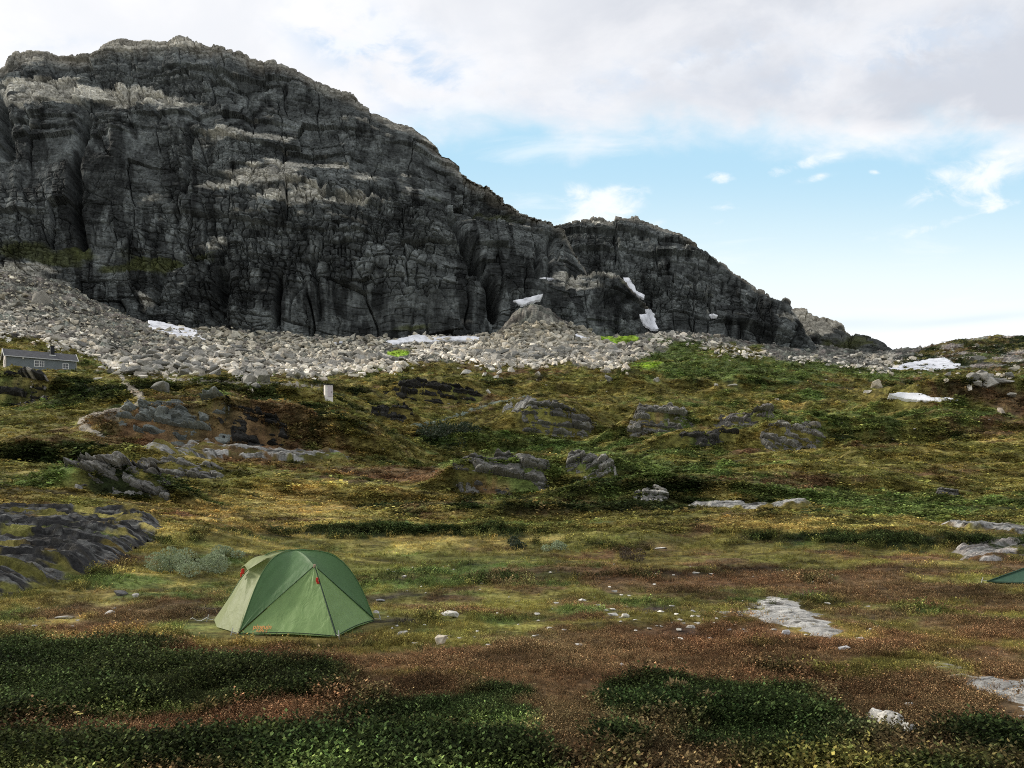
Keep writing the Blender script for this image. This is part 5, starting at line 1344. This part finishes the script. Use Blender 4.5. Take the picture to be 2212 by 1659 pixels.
# ------------------------------------------------------------------ light, sky, camera
SUN_AZ, SUN_EL = math.radians(-74), math.radians(27)
sd = Vector((math.sin(SUN_AZ) * math.cos(SUN_EL), math.cos(SUN_AZ) * math.cos(SUN_EL), math.sin(SUN_EL)))
sl = bpy.data.lights.new('sun', 'SUN'); sl.energy = 2.9; sl.angle = math.radians(7); sl.color = (1, .93, .80)
so = bpy.data.objects.new('sun', sl); COL.objects.link(so); so.rotation_euler = sd.to_track_quat('Z', 'Y').to_euler(); so.location = sd * 100

def build_world():
    w = bpy.data.worlds.new('World'); SC.world = w; w.use_nodes = True
    nt = w.node_tree; nt.nodes.clear(); L = nt.links.new
    out = N(nt, 'ShaderNodeOutputWorld'); bg = N(nt, 'ShaderNodeBackground'); bg.inputs['Strength'].default_value = .1
    L(bg.outputs[0], out.inputs[0])
    sky = N(nt, 'ShaderNodeTexSky', sky_type='NISHITA'); sky.sun_disc = False; sky.sun_elevation = SUN_EL; sky.sun_rotation = SUN_AZ % (2 * math.pi)
    sky.altitude = 1200; sky.air_density = 1.0; sky.dust_density = .6; sky.ozone_density = 1.0
    tc = N(nt, 'ShaderNodeTexCoord'); sp = N(nt, 'ShaderNodeSeparateXYZ'); L(tc.outputs['Generated'], sp.inputs[0])
    def m(op, a, b=None, c=None, clamp=False):
        n = N(nt, 'ShaderNodeMath', operation=op); n.use_clamp = clamp
        for i, v in enumerate((a, b, c)):
            if v is None: continue
            if hasattr(v, 'is_linked'): L(v, n.inputs[i])
            else: n.inputs[i].default_value = v
        return n.outputs[0]
    ay = m('MAXIMUM', m('ABSOLUTE', sp.outputs[1]), .05)
    hx = m('DIVIDE', sp.outputs[0], ay); hz = m('DIVIDE', sp.outputs[2], ay)      # slopes of the line of sight
    def vec(x, y, z=0.0):
        n = N(nt, 'ShaderNodeCombineXYZ')
        for i, v in enumerate((x, y, z)):
            if hasattr(v, 'is_linked'): L(v, n.inputs[i])
            else: n.inputs[i].default_value = v
        return n.outputs[0]
    def noise(v, scale, det=6, rough=.55, dist=0.0, off=0.0):
        n = N(nt, 'ShaderNodeTexNoise'); n.inputs['Scale'].default_value = scale; n.inputs['Detail'].default_value = det; n.inputs['Roughness'].default_value = rough; n.inputs['Distortion'].default_value = dist
        a = N(nt, 'ShaderNodeVectorMath', operation='ADD'); L(v, a.inputs[0]); a.inputs[1].default_value = (off, off * .7, off * .3)
        L(a.outputs[0], n.inputs['Vector']); return n.outputs[0]
    def ss(a, b, x):
        n = N(nt, 'ShaderNodeMapRange', interpolation_type='SMOOTHSTEP'); n.inputs['From Min'].default_value = a; n.inputs['From Max'].default_value = b
        L(x, n.inputs['Value']); return n.outputs[0]
    # cloud sheet seen in perspective
    den = m('ADD', hz, .22)
    plane = vec(m('DIVIDE', hx, den), m('DIVIDE', 1.0, den))
    rotm = N(nt, 'ShaderNodeMapping'); rotm.inputs['Rotation'].default_value = (0, 0, math.radians(25)); rotm.inputs['Scale'].default_value = (1, 1, 1); L(plane, rotm.inputs['Vector'])
    big = noise(rotm.outputs[0], 1.1, 3, .5, .3, 3.1); fine = noise(rotm.outputs[0], 3.2, 8, .58, .25, 8.4)
    pic = vec(hx, m('MULTIPLY', hz, 1.7)); puff = noise(pic, 9.0, 8, .58, .3, 2.2); soft = noise(pic, 2.2, 4, .5, .2, 5.0)
    def X_(x): return (x - CX) / F
    def Z_(y): return (Y0 - y) / F
    def blob(x, y, rx, ry, rot=0.0):
        dx = m('SUBTRACT', hx, X_(x)); dz = m('SUBTRACT', hz, Z_(y)); c, s = math.cos(rot), math.sin(rot)
        ux = m('ADD', m('MULTIPLY', dx, c * F / rx), m('MULTIPLY', dz, s * F / rx)); uz = m('ADD', m('MULTIPLY', dx, -s * F / ry), m('MULTIPLY', dz, c * F / ry))
        return m('POWER', 2.718, m('MULTIPLY', m('ADD', m('MULTIPLY', ux, ux), m('MULTIPLY', uz, uz)), -1.0))
    # the grey-white deck above; its lower edge sags towards the right
    edge = m('ADD', m('SUBTRACT', hz, Z_(335)), m('MULTIPLY', m('SUBTRACT', m('ADD', m('MULTIPLY', puff, .5), m('MULTIPLY', soft, .5)), .5), .26))
    edge = m('ADD', edge, m('MULTIPLY', blob(950, 300, 260, 90), -.02))
    deck = ss(-.025, .055, edge)
    holes = m('ADD', m('ADD', m('MULTIPLY', blob(735, 70, 110, 60, -.3), 1.0), m('MAXIMUM', m('MULTIPLY', blob(930, 170, 190, 75, -.4), 1.1), m('MULTIPLY', m('ADD', blob(1450, 150, 300, 50, .3), blob(1950, 110, 280, 60, .25)), .55))), m('ADD', m('MULTIPLY', blob(900, 240, 150, 22, .1), .35), m('MULTIPLY', blob(120, 95, 130, 25), .3)))
    holes = m('MULTIPLY', holes, ss(.38, .58, puff))
    holes = m('MINIMUM', holes, .95)
    # small fair-weather puffs in the blue band
    pf = None
    for b, k in ((blob(1290, 455, 85, 34, .35), 1.0), (blob(1225, 430, 45, 26, .2), .85), (blob(1565, 382, 34, 12, 0), .8), (blob(1680, 371, 26, 10, .2), .7), (blob(1770, 345, 60, 14, .25), .45), (blob(2120, 385, 130, 42, .25), .95), (blob(2150, 425, 90, 22, .2), .6), (blob(2080, 470, 150, 10, .3), .55), (blob(1545, 480, 60, 10, .2), .35), (blob(1400, 490, 80, 14, .1), .4), (blob(1890, 372, 14, 6), .4), (blob(1760, 385, 45, 9, .2), .35), (blob(1570, 445, 60, 12, .1), .3)):
        t = m('MULTIPLY', b, k); pf = t if pf is None else m('MAXIMUM', pf, t)
    pfr = pf
    pf = ss(.22, 1.0, m('ADD', m('MULTIPLY', m('POWER', pf, .6), .75), m('MULTIPLY', m('SUBTRACT', noise(pic, 16.0, 9, .62, .5, 1.3), .5), 2.6)))
    pf = m('MULTIPLY', pf, ss(.04, .3, pfr))
    haze = m('SUBTRACT', 1.0, ss(Z_(800), Z_(510), hz))
    bars = m('MULTIPLY', m('ADD', blob(1830, 700, 140, 14, .05), blob(2100, 690, 180, 10, .1)), .5)
    # colours (radiance before the 0.1 strength)
    def mix(f, a, b):
        n = N(nt, 'ShaderNodeMix', data_type='RGBA', blend_type='MIX')
        L(f, n.inputs[0])
        for v, i in ((a, 6), (b, 7)):
            if hasattr(v, 'is_linked'): L(v, n.inputs[i])
            else: n.inputs[i].default_value = (*v, 1)
        return n.outputs[2]
    blue = mix(ss(Z_(640), Z_(330), hz), (8.1, 9.4, 9.6), (4.7, 7.3, 9.0))
    base = N(nt, 'ShaderNodeMix', data_type='RGBA'); base.inputs[0].default_value = .93; L(sky.outputs[0], base.inputs[6]); L(blue, base.inputs[7])
    greyf = m('ADD', m('MULTIPLY', ss(.38, .66, m('ADD', m('MULTIPLY', big, .55), m('MULTIPLY', soft, .45))), .55), m('MULTIPLY', ss(X_(900), X_(1900), hx), .75), clamp=True)
    greyf = m('MULTIPLY', greyf, m('ADD', ss(Z_(330), Z_(180), hz), m('MULTIPLY', blob(1950, 240, 420, 50, .0), .5), clamp=True))
    greyf = m('MULTIPLY', greyf, m('ADD', m('MULTIPLY', ss(X_(350), X_(1000), hx), .75), .25))
    greyf = m('MULTIPLY', greyf, m('SUBTRACT', 1.15, m('MULTIPLY', ss(.4, .65, fine), .55)), clamp=True)
    white = mix(ss(.3, .7, fine), (8.6, 8.75, 9.1), (9.6, 9.55, 9.65))
    cloud = mix(greyf, white, (6.0, 6.3, 6.95))
    cloud = mix(holes, cloud, mix(ss(.42, .6, noise(pic, 13.0, 7, .6, .3, 9.0)), (5.6, 6.9, 8.6), (8.4, 8.8, 9.4)))
    bluehole = mix(m('MULTIPLY', m('SUBTRACT', 1.0, deck), 1.0), (5.6, 6.6, 8.3), (4.6, 6.8, 8.7))
    c1 = mix(m('MULTIPLY', pf, .9), base.outputs[2], (9.3, 9.6, 9.7))
    wisp = m('MULTIPLY', ss(.52, .75, noise(vec(m('ADD', hx, m('MULTIPLY', hz, -.6)), m('MULTIPLY', hz, 5.0)), 4.0, 7, .6, .4, 6.1)), .5)
    c1 = mix(wisp, c1, (9.0, 9.5, 9.7))
    c2 = mix(haze, c1, (9.5, 9.6, 9.8))
    c3 = mix(bars, c2, (6.6, 7.9, 8.8))
    c4 = mix(deck, c3, cloud)
    # below the skyline the world is dark ground
    L(c4, bg.inputs['Color'])
build_world()

cam = bpy.data.cameras.new('camera'); co = bpy.data.objects.new('camera', cam); COL.objects.link(co)
co.location = (0, 0, ZC); co.rotation_euler = (math.radians(90), 0, 0)
cam.sensor_width = 36; cam.lens = 36 * F / 2212; cam.shift_y = (Y0 - 829.5) / 2212; cam.clip_end = 5000; cam.clip_start = .05
SC.camera = co
SC.view_settings.view_transform = 'Standard'; SC.view_settings.look = 'None'; SC.view_settings.exposure = 0.15; SC.view_settings.gamma = 1
SC.cycles.filter_width = 1.0; SC.cycles.use_denoising = False; SC.cycles.max_bounces = 5; SC.cycles.diffuse_bounces = 3; SC.cycles.transparent_max_bounces = 4
